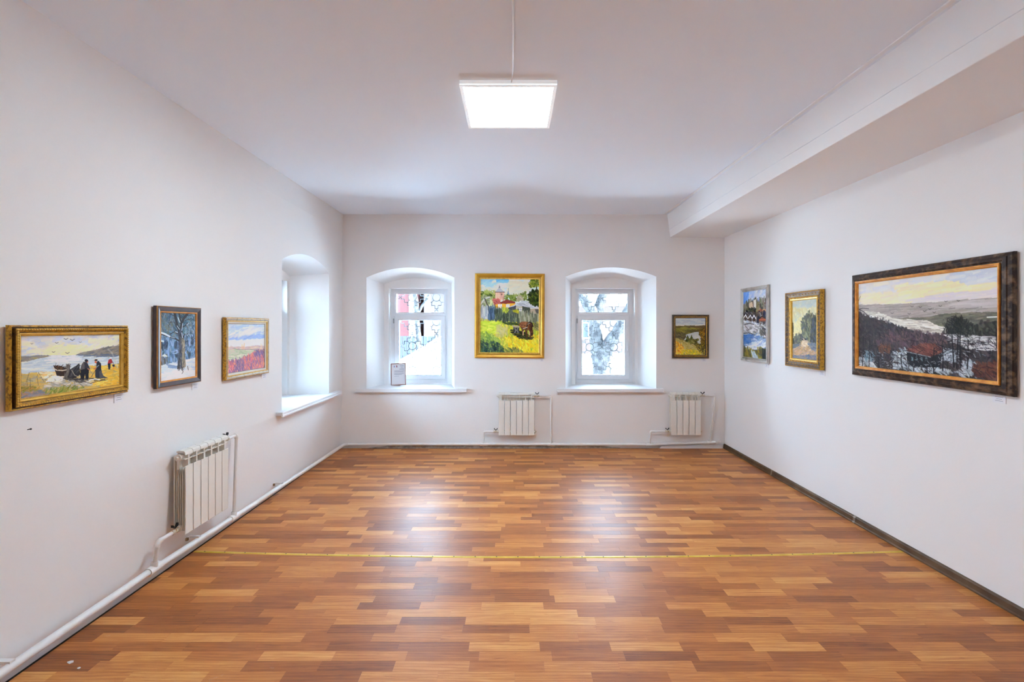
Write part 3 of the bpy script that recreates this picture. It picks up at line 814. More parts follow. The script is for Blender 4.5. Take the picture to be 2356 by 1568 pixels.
# --- field under a wide cloudy sky with red bushes
def paint_red_field():
    Q = [(1370, 485), (1985, 478), (2000, 1165), (1395, 1265)]
    c = Canvas(180, 182, Q, 3, (196, 206, 224))
    c.dabs([(1360, 470), (1995, 470), (1995, 850), (1370, 860)], 460, 110, 34, -15, [(186, 202, 228), (164, 184, 218), (206, 212, 224), (222, 226, 232), (176, 194, 226), (196, 204, 216)], 6, 0.6, 20)
    c.dabs([(1380, 690), (1980, 640), (1980, 700), (1380, 740)], 70, 140, 22, -12, [(150, 176, 216), (138, 166, 210), (166, 186, 218)], 6, 0.7, 10)
    c.dabs([(1380, 750), (1990, 720), (1990, 830), (1390, 850)], 130, 110, 24, -6, [(226, 226, 224), (232, 226, 212), (214, 218, 224)], 5, 0.7, 12)
    c.dabs([(1400, 700), (1750, 520), (1950, 560), (1700, 660)], 60, 120, 26, -24, [(214, 214, 216), (204, 206, 216)], 5, 0.5, 12)
    c.fill([(1370, 850), (1560, 845), (1700, 835), (1850, 815), (2000, 820), (2000, 900), (1370, 900)], (196, 176, 178), 2)
    c.dabs([(1370, 850), (1700, 838), (2000, 822), (2000, 895), (1370, 895)], 110, 90, 10, -2, [(176, 158, 176), (206, 182, 160), (190, 168, 170), (214, 196, 170)], 7, 0.7, 6)
    fld = [(1370, 893), (2000, 885), (2000, 1000), (1380, 1090)]
    c.fill(fld, (186, 190, 168), 2)
    c.dabs(fld, 170, 110, 16, 8, [(176, 186, 156), (196, 196, 176), (190, 180, 168), (162, 176, 142), (206, 200, 184)], 7, 0.65, 16)
    bush = [(1385, 1090), (1470, 1040), (1560, 1060), (1650, 1010), (1730, 980), (1800, 930), (1880, 890), (2010, 885), (2010, 1180), (1390, 1280)]
    c.fill(bush, (176, 120, 126), 6)
    c.dabs(bush, 520, 60, 14, 80, [(218, 132, 112), (192, 112, 122), (140, 112, 146), (228, 152, 116), (122, 102, 136), (206, 122, 130), (158, 112, 128)], 12, 0.75, 25)
    c.dabs([(1850, 890), (2000, 885), (2000, 960), (1800, 990)], 60, 50, 14, 70, [(120, 106, 150), (140, 118, 150), (108, 92, 132)], 8, 0.75, 30)
    c.dabs([(1520, 1050), (1660, 1030), (1660, 1200), (1500, 1230)], 80, 60, 12, 80, [(128, 104, 140), (104, 90, 128), (150, 116, 138)], 8, 0.7, 20)
    for x, h, k in ((1430, 50, (190, 176, 180)), (1450, 36, (190, 176, 180)), (1612, 70, (222, 190, 150)), (1650, 90, (214, 180, 146)), (1630, 50, (206, 170, 150)), (1930, 90, (220, 196, 170)), (1945, 70, (214, 190, 170))):
        c.line([(x, 880), (x + 2, 880 - h)], 15, k, 0.7)
    c.line([(1540, 886), (1990, 884)], 5, (120, 100, 120), 0.7)
    return c

# --- village meadow with a grazing horse
def paint_meadow():
    Q = [(222, 208), (1103, 205), (1110, 1305), (235, 1305)]
    c = Canvas(228, 284, Q, 4, (206, 214, 208))
    sky = [(215, 200), (1110, 200), (1110, 480), (220, 480)]
    c.dabs(sky, 260, 110, 44, -15, [(216, 220, 206), (204, 208, 196), (190, 208, 214), (222, 220, 200)], 6, 0.6, 25)
    c.dabs([(222, 205), (420, 205), (330, 250), (222, 290)], 50, 80, 28, -20, [(140, 190, 218), (166, 204, 220)], 6, 0.7)
    c.dabs([(470, 205), (640, 205), (600, 245), (500, 250)], 50, 80, 28, -5, [(108, 178, 218), (128, 190, 222)], 6, 0.85)
    c.dabs([(300, 270), (480, 260), (440, 300), (300, 330)], 30, 80, 22, -10, [(160, 202, 220), (182, 212, 220)], 6, 0.6)
    c.dabs([(660, 260), (930, 240), (930, 420), (640, 400)], 90, 110, 40, -10, [(210, 208, 186), (222, 214, 190), (202, 206, 190)], 5, 0.6)
    # distant trees and roofs
    c.dabs([(222, 400), (440, 380), (460, 640), (222, 650)], 240, 40, 22, 60, [(122, 140, 56), (86, 108, 44), (150, 160, 80), (64, 84, 40), (176, 178, 110)], 12, 0.8, 60)
    c.fill([(222, 470), (300, 450), (410, 480), (420, 560), (360, 640), (222, 640)], (146, 150, 130), 5, 0.6)
    c.line([(228, 590), (290, 500), (360, 480)], 22, (190, 190, 184)); c.line([(290, 500), (350, 640)], 18, (84, 82, 72))
    c.dabs([(380, 500), (420, 500), (440, 650), (360, 650)], 40, 60, 18, 80, [(206, 208, 168), (176, 186, 120)], 8, 0.8, 15)
    tower = [(448, 400), (580, 400), (578, 520), (500, 520), (450, 500)]
    c.fill(tower, (206, 160, 140), 2); c.dabs(tower, 40, 60, 22, 85, [(214, 168, 146), (190, 144, 130), (224, 186, 160)], 6, 0.7, 15)
    c.fill([(440, 405), (500, 340), (510, 305), (522, 345), (585, 405), (515, 398)], (176, 180, 184), 1.5)
    c.fill([(505, 300), (518, 335), (495, 345)], (120, 124, 130), 1); c.line([(440, 405), (585, 403)], 10, (104, 86, 80))
    c.blob(545, 437, 9, 12, (120, 80, 70))
    c.fill([(600, 465), (625, 420), (640, 375), (655, 425), (670, 462)], (126, 150, 164), 1.5); c.line([(640, 380), (640, 345)], 6, (120, 130, 130))
    c.dabs([(580, 450), (760, 440), (900, 400), (930, 520), (600, 540)], 150, 34, 20, 60, [(104, 122, 48), (132, 144, 70), (78, 96, 40), (150, 160, 90)], 10, 0.8, 60)
    c.fill([(760, 460), (840, 450), (880, 520), (760, 540)], (186, 170, 150), 3, 0.7)
    c.fill([(420, 510), (500, 500), (560, 600), (425, 600)], (176, 92, 86), 2); c.dabs([(420, 510), (500, 505), (530, 590), (425, 590)], 30, 60, 16, 40, [(190, 110, 100), (150, 76, 72)], 6, 0.7, 20)
    c.fill([(515, 560), (620, 512), (750, 550), (740, 580), (560, 590)], (132, 62, 58), 2)
    c.fill([(560, 575), (745, 570), (745, 600), (640, 640), (440, 640), (440, 590)], (226, 162, 58), 2)
    for x in (490, 525, 610, 640):
        c.fill([(x, 585), (x + 25, 583), (x + 25, 632), (x, 634)], (224, 226, 222), 0.8)
    c.fill([(640, 640), (730, 590), (790, 560), (830, 540), (940, 560), (920, 600), (760, 610)], (196, 200, 204), 2)
    c.fill([(760, 600), (860, 525), (960, 545), (1105, 610), (1105, 650), (960, 630)], (176, 182, 190), 2)
    c.dabs([(780, 590), (870, 540), (1100, 610), (1100, 645)], 50, 100, 14, 22, [(206, 210, 214), (150, 156, 164), (186, 190, 196)], 6, 0.7, 10)
    c.fill([(640, 640), (760, 600), (760, 690), (700, 690), (640, 660)], (72, 76, 88), 2)
    c.fill([(850, 610), (970, 630), (970, 710), (860, 700)], (70, 76, 66), 2); c.fill([(760, 605), (850, 610), (860, 690), (760, 700)], (180, 176, 160), 2)
    c.fill([(812, 640), (852, 640), (852, 682), (812, 682)], (226, 228, 226), 0.8); c.line([(832, 640), (832, 682)], 5, (90, 96, 100)); c.line([(812, 660), (852, 660)], 5, (90, 96, 100))
    c.fill([(970, 645), (1105, 650), (1108, 740), (970, 730)], (170, 156, 136), 3)
    c.fill([(1040, 655), (1105, 655), (1105, 730), (1060, 710)], (86, 86, 84), 3)
    # big tree
    c.dabs([(1000, 205), (1110, 205), (1110, 300), (960, 330), (950, 270)], 140, 36, 18, 40, [(96, 112, 36), (140, 146, 56), (66, 82, 30), (170, 168, 80)], 12, 0.85, 60)
    c.dabs([(950, 430), (1000, 385), (1110, 380), (1110, 610), (980, 570), (940, 520)], 220, 44, 24, 50, [(40, 52, 22), (62, 78, 30), (30, 38, 20), (92, 104, 40), (48, 60, 26)], 10, 0.9, 60)
    c.line([(1060, 330), (1075, 420)], 16, (60, 56, 40))
    # fence
    fence = [(225, 645), (420, 650), (640, 655), (820, 700), (980, 710), (1108, 740), (1108, 860), (1000, 880), (760, 880), (560, 845), (230, 815)]
    c.fill(fence, (96, 104, 96), 4)
    c.dabs([(225, 650), (370, 655), (350, 815), (228, 812)], 80, 130, 22, 88, [(176, 182, 184), (150, 162, 172), (190, 192, 186)], 6, 0.8, 6)
    c.dabs([(345, 655), (440, 650), (460, 830), (350, 820)], 70, 120, 20, 88, [(78, 98, 124), (96, 118, 140), (64, 80, 98)], 6, 0.8, 6)
    c.dabs([(430, 660), (800, 690), (800, 870), (450, 830)], 240, 110, 14, 88, [(66, 78, 66), (92, 104, 80), (44, 52, 44), (120, 128, 100), (84, 90, 84)], 8, 0.8, 6)
    c.dabs([(800, 700), (1108, 745), (1108, 860), (800, 880)], 150, 120, 16, 89, [(146, 148, 124), (122, 126, 102), (170, 168, 146), (96, 100, 80)], 8, 0.8, 5)
    c.dabs([(560, 640), (640, 650), (640, 700), (540, 690)], 40, 40, 14, 80, [(186, 186, 60), (150, 160, 60)], 10, 0.8, 30)
    c.dabs([(720, 670), (800, 660), (800, 710), (720, 700)], 30, 40, 14, 40, [(196, 186, 60), (160, 160, 50)], 10, 0.8, 40)
    # meadow
    grass = [(225, 820), (540, 850), (760, 880), (1000, 880), (1110, 850), (1115, 1320), (230, 1320)]
    c.fill(grass, (176, 176, 62), 5)
    c.dabs(grass, 800, 70, 22, 80, [(186, 188, 62), (160, 170, 58), (206, 196, 80), (140, 156, 56), (196, 178, 60), (170, 166, 96)], 12, 0.7, 45)
    c.dabs([(230, 840), (520, 860), (520, 1010), (230, 1060)], 160, 80, 26, -5, [(188, 200, 70), (206, 208, 90), (166, 186, 60)], 8, 0.7, 25)
    c.dabs([(600, 1080), (1110, 1060), (1110, 1310), (700, 1310)], 260, 60, 24, 70, [(224, 190, 44), (206, 166, 40), (196, 186, 70), (232, 206, 70)], 10, 0.75, 40)
    c.dabs([(470, 920), (620, 900), (640, 1050), (480, 1050)], 60, 60, 22, 60, [(190, 180, 120), (176, 170, 128)], 8, 0.6, 40)
    c.dabs([(232, 1110), (300, 1080), (420, 1130), (560, 1200), (600, 1310), (232, 1310)], 300, 70, 22, 60, [(52, 74, 66), (74, 98, 66), (40, 56, 60), (96, 122, 70), (62, 84, 84), (120, 140, 80)], 10, 0.8, 50)
    c.dabs([(232, 1020), (400, 1010), (560, 1150), (420, 1130), (232, 1120)], 90, 60, 18, 60, [(132, 156, 70), (100, 130, 64), (160, 176, 90)], 8, 0.7, 50)
    c.dabs([(600, 1240), (860, 1240), (860, 1310), (600, 1310)], 70, 50, 20, 70, [(126, 132, 70), (90, 104, 66), (150, 140, 80)], 10, 0.7, 40)
    c.dabs([(540, 850), (1000, 880), (1110, 860), (1110, 900), (700, 900)], 90, 60, 16, 10, [(70, 84, 40), (96, 110, 50), (54, 66, 38)], 8, 0.7, 30)
    c.dabs([(1040, 880), (1110, 860), (1110, 980), (1040, 960)], 50, 50, 18, 60, [(120, 116, 70), (90, 92, 60), (150, 140, 96)], 8, 0.7, 50)
    # cart and horse
    c.dabs([(690, 960), (900, 1000), (1010, 1080), (960, 1110), (820, 1090), (700, 1030)], 110, 60, 16, 5, [(52, 54, 38), (74, 74, 44), (40, 40, 34)], 6, 0.85, 20)
    c.fill([(700, 895), (810, 905), (815, 930), (720, 925)], (162, 150, 128), 1.5)
    c.fill([(720, 925), (815, 930), (812, 1015), (725, 1010)], (58, 58, 60), 1.5)
    for a in ([(725, 935), (805, 1000)], [(760, 930), (750, 1010)], [(790, 930), (790, 1015)], [(800, 930), (740, 1005)]):
        c.line(a, 6, (150, 152, 150), 0.8)
    body = [(815, 860), (850, 838), (910, 840), (950, 850), (990, 850), (1012, 890), (1010, 950), (1024, 1010), (1018, 1045), (990, 1050), (975, 980), (940, 965), (880, 960), (835, 940), (815, 905)]
    c.fill(body, (116, 72, 46), 1.2)
    c.dabs([(820, 860), (910, 842), (910, 930), (830, 930)], 50, 40, 14, 10, [(146, 98, 66), (120, 78, 52), (166, 118, 84)], 8, 0.8, 30)
    c.dabs([(950, 860), (1005, 870), (1020, 1040), (985, 1040), (970, 960)], 50, 40, 14, 80, [(66, 40, 30), (84, 52, 38), (48, 32, 28)], 6, 0.85, 20)
    for a in ([(850, 930), (868, 1035)], [(880, 950), (868, 985)], [(925, 950), (925, 1075)], [(968, 960), (975, 1060), (985, 1085)], [(900, 950), (915, 1010)]):
        c.line(a, 17, (86, 56, 42))
    c.line([(872, 985), (870, 1040)], 12, (206, 180, 140)); c.line([(968, 990), (968, 1040)], 10, (200, 170, 130))
    c.line([(915, 945), (935, 880), (965, 845), (1000, 860), (1018, 920)], 13, (40, 36, 34)); c.line([(935, 880), (965, 862)], 5, (190, 190, 180))
    c.line([(870, 945), (930, 925)], 8, (196, 196, 186)); c.line([(840, 900), (920, 890)], 5, (50, 40, 34))
    return c

# --- river bend in autumn
def paint_river():
    Q = [(272, 325), (985, 325), (990, 1215), (275, 1215)]
    c = Canvas(150, 186, Q, 5, (176, 184, 188))
    c.dabs([(265, 320), (995, 320), (995, 510), (265, 510)], 180, 150, 26, 0, [(166, 176, 184), (184, 190, 190), (194, 196, 190), (156, 168, 178)], 5, 0.6, 8)
    c.fill([(265, 488), (995, 480), (995, 515), (265, 515)], (206, 204, 194), 1)
    land = [(265, 510), (640, 510), (995, 505), (995, 1220), (265, 1220)]
    c.fill(land, (110, 98, 50), 2)
    c.dabs(land, 320, 100, 20, 3, [(118, 108, 48), (92, 82, 44), (136, 124, 60), (84, 70, 44), (104, 88, 56)], 8, 0.7, 14)
    c.dabs([(560, 515), (995, 510), (995, 580), (620, 560)], 50, 110, 14, 2, [(92, 74, 56), (110, 92, 60), (84, 72, 60)], 6, 0.7, 6)
    c.dabs([(275, 560), (700, 560), (840, 600), (640, 640), (480, 640), (275, 640)], 80, 100, 16, 6, [(136, 126, 54), (150, 140, 70), (116, 112, 50)], 6, 0.7, 10)
    c.dabs([(450, 610), (850, 600), (840, 650), (640, 670)], 50, 80, 14, 3, [(70, 62, 38), (88, 78, 46)], 6, 0.8, 10)
    c.dabs([(275, 660), (520, 690), (540, 800), (460, 840), (275, 790)], 100, 60, 22, 20, [(86, 76, 58), (104, 96, 62), (72, 64, 52), (118, 106, 78)], 8, 0.75, 40)
    c.fill([(520, 730), (580, 700), (640, 690), (740, 660), (850, 655), (830, 710), (875, 800), (870, 950), (830, 965), (800, 880), (720, 830), (640, 800), (560, 830), (470, 860), (530, 780)], (176, 180, 178), 1.0)
    c.dabs([(700, 680), (830, 680), (870, 930), (820, 930), (720, 810)], 40, 60, 20, 70, [(176, 180, 178), (200, 200, 194)], 4, 0.6, 20)
    c.dabs([(850, 620), (995, 540), (995, 1000), (880, 960), (880, 800), (840, 720)], 170, 40, 20, 50, [(90, 70, 34), (64, 54, 30), (134, 96, 40), (176, 130, 40), (76, 66, 40)], 10, 0.8, 60)
    hillp = [(272, 800), (380, 830), (500, 890), (640, 930), (800, 1030), (995, 1080), (995, 1220), (272, 1220)]
    c.fill(hillp, (168, 148, 84), 4)
    c.dabs(hillp, 320, 44, 16, 35, [(176, 162, 104), (152, 134, 70), (190, 170, 120), (140, 120, 60), (168, 160, 130)], 10, 0.7, 30)
    c.dabs([(272, 870), (420, 930), (470, 1060), (420, 1215), (272, 1215)], 180, 34, 20, 60, [(206, 126, 40), (222, 166, 50), (186, 100, 36), (230, 190, 80), (176, 150, 60)], 12, 0.85, 60)
    c.dabs([(400, 1080), (760, 1080), (940, 1200), (400, 1215)], 160, 40, 18, 70, [(216, 186, 48), (180, 168, 50), (150, 150, 44), (196, 160, 50)], 10, 0.8, 50)
    c.dabs([(740, 950), (995, 920), (995, 1215), (900, 1190), (760, 1030)], 150, 36, 18, 60, [(74, 66, 36), (120, 100, 40), (52, 46, 30), (180, 156, 60), (100, 90, 50)], 10, 0.8, 60)
    for x, w, y0, y1 in ((565, 34, 740, 890), (655, 36, 740, 930)):
        c.dabs([(x - w, y1), (x - w * 0.8, (y0 + y1) / 2), (x, y0), (x + w * 0.8, (y0 + y1) / 2), (x + w, y1)], 70, 40, 18, 85, [(60, 62, 30), (86, 88, 40), (44, 46, 28), (120, 116, 60)], 8, 0.9, 30)
    c.dabs([(690, 920), (770, 820), (820, 840), (780, 920), (730, 960)], 70, 34, 18, 40, [(56, 54, 28), (84, 84, 38), (110, 104, 50)], 8, 0.9, 50)
    c.dabs([(640, 850), (720, 900), (760, 960), (680, 940)], 40, 34, 16, 40, [(150, 140, 80), (70, 66, 40)], 8, 0.8, 50)
    return c

# --- spring flood by a village
def paint_rapids():
    Q = [(158, 265), (535, 180), (535, 1275), (165, 1245)]
    c = Canvas(150, 226, Q, 6, (150, 150, 156))
    c.dabs([(150, 170), (545, 170), (545, 420), (150, 450)], 130, 70, 30, -30, [(150, 170, 206), (190, 198, 212), (206, 208, 214), (170, 184, 210)], 8, 0.7, 30)
    c.dabs([(150, 260), (260, 240), (220, 420), (150, 430)], 50, 60, 26, -50, [(96, 140, 206), (120, 156, 210)], 8, 0.7, 20)
    c.dabs([(150, 470), (250, 400), (330, 380), (540, 340), (540, 560), (150, 560)], 190, 50, 18, 85, [(96, 86, 76), (130, 120, 106), (70, 66, 62), (150, 140, 126), (110, 110, 84)], 12, 0.75, 20)
    c.fill([(250, 430), (300, 400), (315, 520), (250, 520)], (196, 176, 150), 2); c.fill([(320, 380), (360, 360), (370, 520), (330, 520)], (206, 204, 196), 2)
    c.fill([(490, 420), (510, 370), (535, 415), (535, 440)], (104, 84, 76), 1)
    c.dabs([(200, 560), (280, 510), (360, 520), (350, 610), (220, 610)], 110, 44, 22, 30, [(40, 42, 36), (58, 62, 44), (84, 84, 60), (30, 32, 34)], 8, 0.9, 50)
    c.dabs([(370, 430), (410, 430), (410, 620), (370, 620)], 50, 60, 16, 88, [(120, 110, 80), (90, 86, 60), (146, 134, 100)], 8, 0.85, 10)
    c.dabs([(400, 520), (535, 500), (535, 560), (400, 570)], 40, 60, 14, 10, [(170, 96, 60), (196, 150, 110), (130, 80, 60)], 8, 0.8, 15)
    c.dabs([(160, 580), (540, 560), (540, 730), (380, 720), (160, 650)], 220, 46, 20, 60, [(52, 52, 70), (70, 64, 66), (36, 38, 52), (110, 96, 84), (150, 150, 150), (90, 70, 60)], 10, 0.8, 60)
    for x in (195, 270, 330, 445):
        c.line([(x - 30, 660), (x, 610), (x + 30, 660)], 11, (216, 218, 222))
        c.fill([(x - 22, 655), (x + 22, 655), (x + 22, 700), (x - 22, 700)], (74, 58, 52), 2)
    c.fill([(410, 650), (450, 615), (520, 640), (515, 690), (415, 700)], (130, 80, 60), 2); c.line([(405, 660), (455, 612), (525, 645)], 13, (60, 52, 50))
    c.line([(415, 672), (520, 660)], 8, (176, 96, 66)); c.line([(388, 640), (392, 760)], 20, (46, 48, 66))
    c.dabs([(160, 690), (290, 740), (390, 740), (300, 770), (160, 740)], 60, 70, 18, 25, [(222, 224, 230), (190, 198, 214), (150, 150, 150)], 8, 0.8, 20)
    bank = [(150, 780), (380, 760), (545, 770), (545, 960), (160, 910)]
    c.fill(bank, (196, 198, 202), 3)
    c.dabs(bank, 180, 80, 18, 12, [(214, 214, 218), (176, 178, 184), (150, 150, 150), (230, 230, 232), (120, 116, 112)], 8, 0.7, 25)
    c.dabs([(420, 830), (510, 840), (500, 910), (430, 890)], 40, 50, 14, 50, [(110, 106, 96), (84, 82, 80)], 8, 0.8, 40)
    c.line([(165, 890), (260, 880), (380, 920), (540, 962)], 9, (60, 62, 66), 0.8); c.line([(180, 760), (240, 740), (330, 745)], 9, (70, 66, 66), 0.8)
    c.line([(470, 790), (545, 830)], 14, (60, 60, 70), 0.8)
    wat = [(155, 905), (300, 905), (545, 965), (545, 1150), (160, 1130)]
    c.fill(wat, (122, 146, 180), 3)
    c.dabs(wat, 220, 80, 18, -10, [(96, 128, 176), (150, 166, 190), (206, 212, 220), (120, 140, 166), (84, 110, 150)], 10, 0.7, 25)
    c.dabs([(160, 920), (290, 920), (260, 1030), (160, 1040)], 70, 70, 20, 0, [(60, 100, 160), (80, 116, 172), (96, 124, 160)], 6, 0.8, 12)
    c.dabs([(300, 1030), (540, 990), (540, 1100), (250, 1120)], 100, 70, 16, -20, [(222, 226, 232), (200, 208, 220), (160, 172, 196)], 6, 0.8, 25)
    c.line([(165, 1100), (280, 1080), (400, 1040)], 12, (226, 230, 236)); c.line([(300, 1115), (440, 1100), (535, 1060)], 13, (226, 230, 234))
    low = [(155, 1120), (300, 1140), (545, 1120), (545, 1290), (155, 1260)]
    c.fill(low, (96, 92, 58), 3)
    c.dabs(low, 150, 50, 18, 75, [(130, 120, 50), (84, 84, 52), (150, 140, 60), (60, 66, 60), (110, 90, 50)], 10, 0.8, 40)
    c.dabs([(300, 1180), (350, 1180), (400, 1250), (320, 1250)], 40, 50, 14, 40, [(200, 210, 214), (160, 176, 186)], 8, 0.85, 25)
    c.dabs([(470, 1150), (545, 1140), (545, 1280), (460, 1270)], 50, 50, 18, 80, [(40, 46, 48), (58, 60, 52)], 6, 0.8, 25)
    return c

# --- path between tall trees under a yellow sky
def paint_path():
    Q = [(925, 400), (1318, 360), (1318, 1300), (935, 1265)]
    c = Canvas(160, 212, Q, 7, (200, 196, 162))
    c.dabs([(915, 350), (1325, 350), (1325, 1000), (920, 1000)], 420, 60, 26, 30, [(204, 198, 160), (190, 188, 156), (212, 206, 172), (196, 186, 140), (184, 186, 166)], 6, 0.6, 60)
    c.dabs([(930, 360), (1320, 360), (1320, 480), (930, 500)], 90, 70, 26, 0, [(172, 182, 178), (186, 190, 180)], 5, 0.6, 30)
    c.dabs([(930, 820), (1090, 640), (1090, 880), (940, 1000)], 90, 60, 22, 40, [(216, 206, 160), (206, 196, 146)], 5, 0.6, 30)
    tree = [(1065, 820), (1062, 760), (1100, 650), (1150, 620), (1190, 565), (1240, 640), (1290, 620), (1330, 600), (1330, 1060), (1180, 1060), (1080, 1040), (1100, 900)]
    c.fill(tree, (92, 94, 76), 9)
    c.dabs(tree, 620, 36, 18, 70, [(84, 88, 74), (112, 114, 88), (66, 70, 66), (134, 134, 104), (78, 84, 92), (100, 100, 76)], 10, 0.75, 50)
    c.dabs([(1230, 700), (1325, 640), (1325, 1050), (1200, 1050)], 200, 36, 18, 70, [(62, 66, 66), (74, 80, 92), (54, 56, 56), (90, 92, 80)], 6, 0.75, 50)
    c.dabs([(930, 1000), (990, 930), (1050, 920), (1110, 880), (1110, 1040), (1060, 1060), (930, 1080)], 180, 34, 16, 70, [(96, 98, 84), (78, 82, 82), (126, 124, 98), (70, 72, 70)], 8, 0.75, 50)
    c.dabs([(926, 740), (942, 760), (948, 1060), (928, 1080)], 60, 40, 12, 85, [(54, 56, 50), (74, 76, 62)], 6, 0.8, 15)
    gr = [(930, 1060), (1060, 1050), (1090, 1000), (1150, 1000), (1200, 1060), (1325, 1060), (1325, 1320), (930, 1280)]
    c.fill(gr, (172, 142, 106), 4)
    c.dabs(gr, 320, 46, 14, -10, [(184, 150, 112), (162, 136, 104), (196, 168, 128), (150, 134, 118), (176, 150, 136)], 9, 0.7, 30)
    c.dabs([(1085, 1010), (1150, 1000), (1180, 1070), (1080, 1080)], 50, 34, 12, 0, [(206, 184, 156), (190, 168, 140), (214, 200, 176)], 6, 0.8, 25)
    c.dabs([(935, 1060), (1040, 1060), (1000, 1100), (935, 1110)], 50, 50, 12, -5, [(98, 104, 112), (116, 118, 110)], 6, 0.75, 15)
    c.dabs([(1180, 1050), (1325, 1040), (1325, 1180), (1240, 1130)], 80, 46, 12, 15, [(104, 112, 124), (126, 130, 130), (90, 98, 116)], 7, 0.75, 25)
    c.dabs([(935, 1220), (1100, 1230), (1325, 1200), (1325, 1320), (935, 1280)], 150, 50, 12, -3, [(104, 112, 132), (126, 124, 128), (86, 94, 118), (140, 128, 118)], 8, 0.75, 20)
    c.blob(1088, 985, 13, 11, (50, 48, 56)); c.blob(1130, 982, 14, 13, (50, 46, 52)); c.line([(1095, 970), (1120, 1000)], 12, (176, 160, 140))
    return c

# --- wide winter river valley
def paint_valley():
    Q = [(142, 405), (1410, 222), (1405, 1280), (145, 1160)]
    c = Canvas(410, 276, Q, 8, (206, 208, 206))
    sky = [(130, 400), (1420, 200), (1420, 560), (130, 600)]
    c.dabs(sky, 500, 150, 40, -5, [(204, 206, 206), (212, 208, 196), (198, 200, 206), (206, 204, 198)], 4, 0.6, 15)
    c.dabs([(520, 420), (900, 380), (1060, 370), (1100, 420), (1350, 370), (1360, 440), (900, 500), (560, 540)], 240, 130, 26, -6, [(226, 210, 164), (220, 206, 172), (230, 218, 180), (214, 204, 178)], 5, 0.65, 12)
    c.dabs([(150, 500), (520, 480), (700, 520), (600, 580), (150, 590)], 120, 130, 26, -4, [(222, 210, 176), (214, 206, 186)], 4, 0.6, 10)
    c.dabs([(1000, 260), (1410, 230), (1410, 340), (1150, 380), (980, 330)], 140, 120, 30, -8, [(184, 192, 204), (194, 200, 206), (204, 208, 208)], 4, 0.6, 15)
    c.dabs([(900, 480), (1410, 440), (1410, 520), (700, 560), (600, 540)], 120, 150, 14, -4, [(200, 194, 200), (208, 202, 198)], 4, 0.6, 5)
    far = [(130, 600), (400, 590), (700, 570), (900, 555), (1200, 525), (1420, 510), (1420, 700), (900, 720), (520, 730), (130, 680)]
    c.fill(far, (160, 152, 148), 2)
    c.dabs(far, 420, 140, 12, -4, [(150, 142, 138), (172, 164, 160), (136, 130, 124), (166, 160, 154), (148, 142, 132)], 5, 0.6, 5)
    c.dabs([(760, 640), (1420, 590), (1420, 560), (1100, 590), (760, 620)], 80, 150, 10, -3, [(128, 122, 118), (178, 172, 168)], 5, 0.6, 4)
    c.dabs([(1000, 560), (1420, 520), (1420, 590), (1000, 610)], 90, 140, 14, -3, [(186, 180, 178), (174, 168, 166)], 4, 0.6, 4)
    mid = [(480, 720), (760, 700), (940, 660), (1420, 640), (1420, 860), (950, 860), (700, 760)]
    c.fill(mid, (108, 106, 94), 3)
    c.dabs(mid, 360, 90, 16, -3, [(98, 98, 86), (122, 118, 106), (84, 84, 76), (112, 110, 92)], 6, 0.65, 12)
    c.line([(1300, 690), (1412, 684)], 9, (214, 212, 204))
    river = [(190, 655), (330, 665), (450, 715), (560, 725), (760, 730), (900, 790), (945, 830), (860, 840), (660, 820), (470, 775), (260, 700)]
    c.fill(river, (204, 202, 192), 3)
    c.dabs(river, 150, 90, 9, 5, [(214, 212, 204), (186, 182, 172), (222, 220, 210), (160, 156, 148)], 5, 0.7, 8)
    c.dabs([(560, 790), (940, 820), (900, 860), (600, 830)], 60, 80, 10, 3, [(150, 140, 132), (176, 168, 158), (206, 202, 194)], 6, 0.7, 8)
    fore = [(130, 650), (200, 690), (300, 720), (430, 760), (520, 790), (640, 830), (800, 860), (940, 850), (950, 780), (990, 700), (1080, 720), (1170, 770), (1250, 740), (1420, 730), (1420, 1300), (130, 1200)]
    c.fill(fore, (66, 60, 62), 8)
    c.dabs(fore, 1500, 50, 20, 70, [(58, 54, 56), (76, 68, 70), (46, 44, 46), (88, 78, 80), (66, 62, 60), (54, 54, 58)], 8, 0.6, 60)
    c.dabs([(950, 780), (1000, 700), (1080, 720), (1190, 780), (1420, 740), (1420, 850), (1150, 860), (960, 840)], 300, 44, 18, 70, [(50, 50, 46), (70, 70, 62), (40, 42, 40), (84, 84, 76)], 7, 0.7, 50)
    c.dabs([(420, 830), (960, 860), (900, 960), (500, 1000), (300, 950)], 320, 56, 20, 60, [(96, 78, 82), (80, 66, 72), (110, 88, 86), (70, 60, 66)], 8, 0.6, 50)
    # snow between trunks
    c.dabs([(940, 850), (1405, 870), (1405, 990), (1150, 980), (940, 920)], 190, 60, 10, 5, [(196, 196, 196), (172, 172, 176), (210, 208, 204), (120, 116, 116)], 8, 0.75, 15)
    for p in ([(150, 1060), (250, 1080), (300, 1170), (150, 1160)], [(460, 1010), (570, 990), (590, 1180), (460, 1170)], [(920, 1000), (1020, 1000), (1010, 1100), (900, 1080)], [(1080, 1110), (1200, 1090), (1180, 1220), (1060, 1230)], [(600, 1120), (800, 1140), (1060, 1200), (620, 1200)]):
        c.dabs(p, 80, 60, 16, 20, [(176, 184, 190), (150, 158, 166), (196, 200, 202), (130, 136, 142)], 8, 0.75, 40)
    c.dabs([(200, 1040), (280, 1040), (280, 1100), (200, 1100)], 25, 50, 16, 60, [(104, 128, 140), (120, 140, 150)], 8, 0.7, 30)
    # house among the trees
    c.fill([(575, 1010), (690, 945), (830, 935), (905, 990), (890, 1020), (790, 1060)], (104, 66, 60), 3)
    c.dabs([(590, 1005), (690, 950), (830, 945), (880, 990), (790, 1050)], 80, 60, 14, 20, [(116, 74, 66), (92, 58, 56), (130, 88, 76)], 7, 0.7, 20)
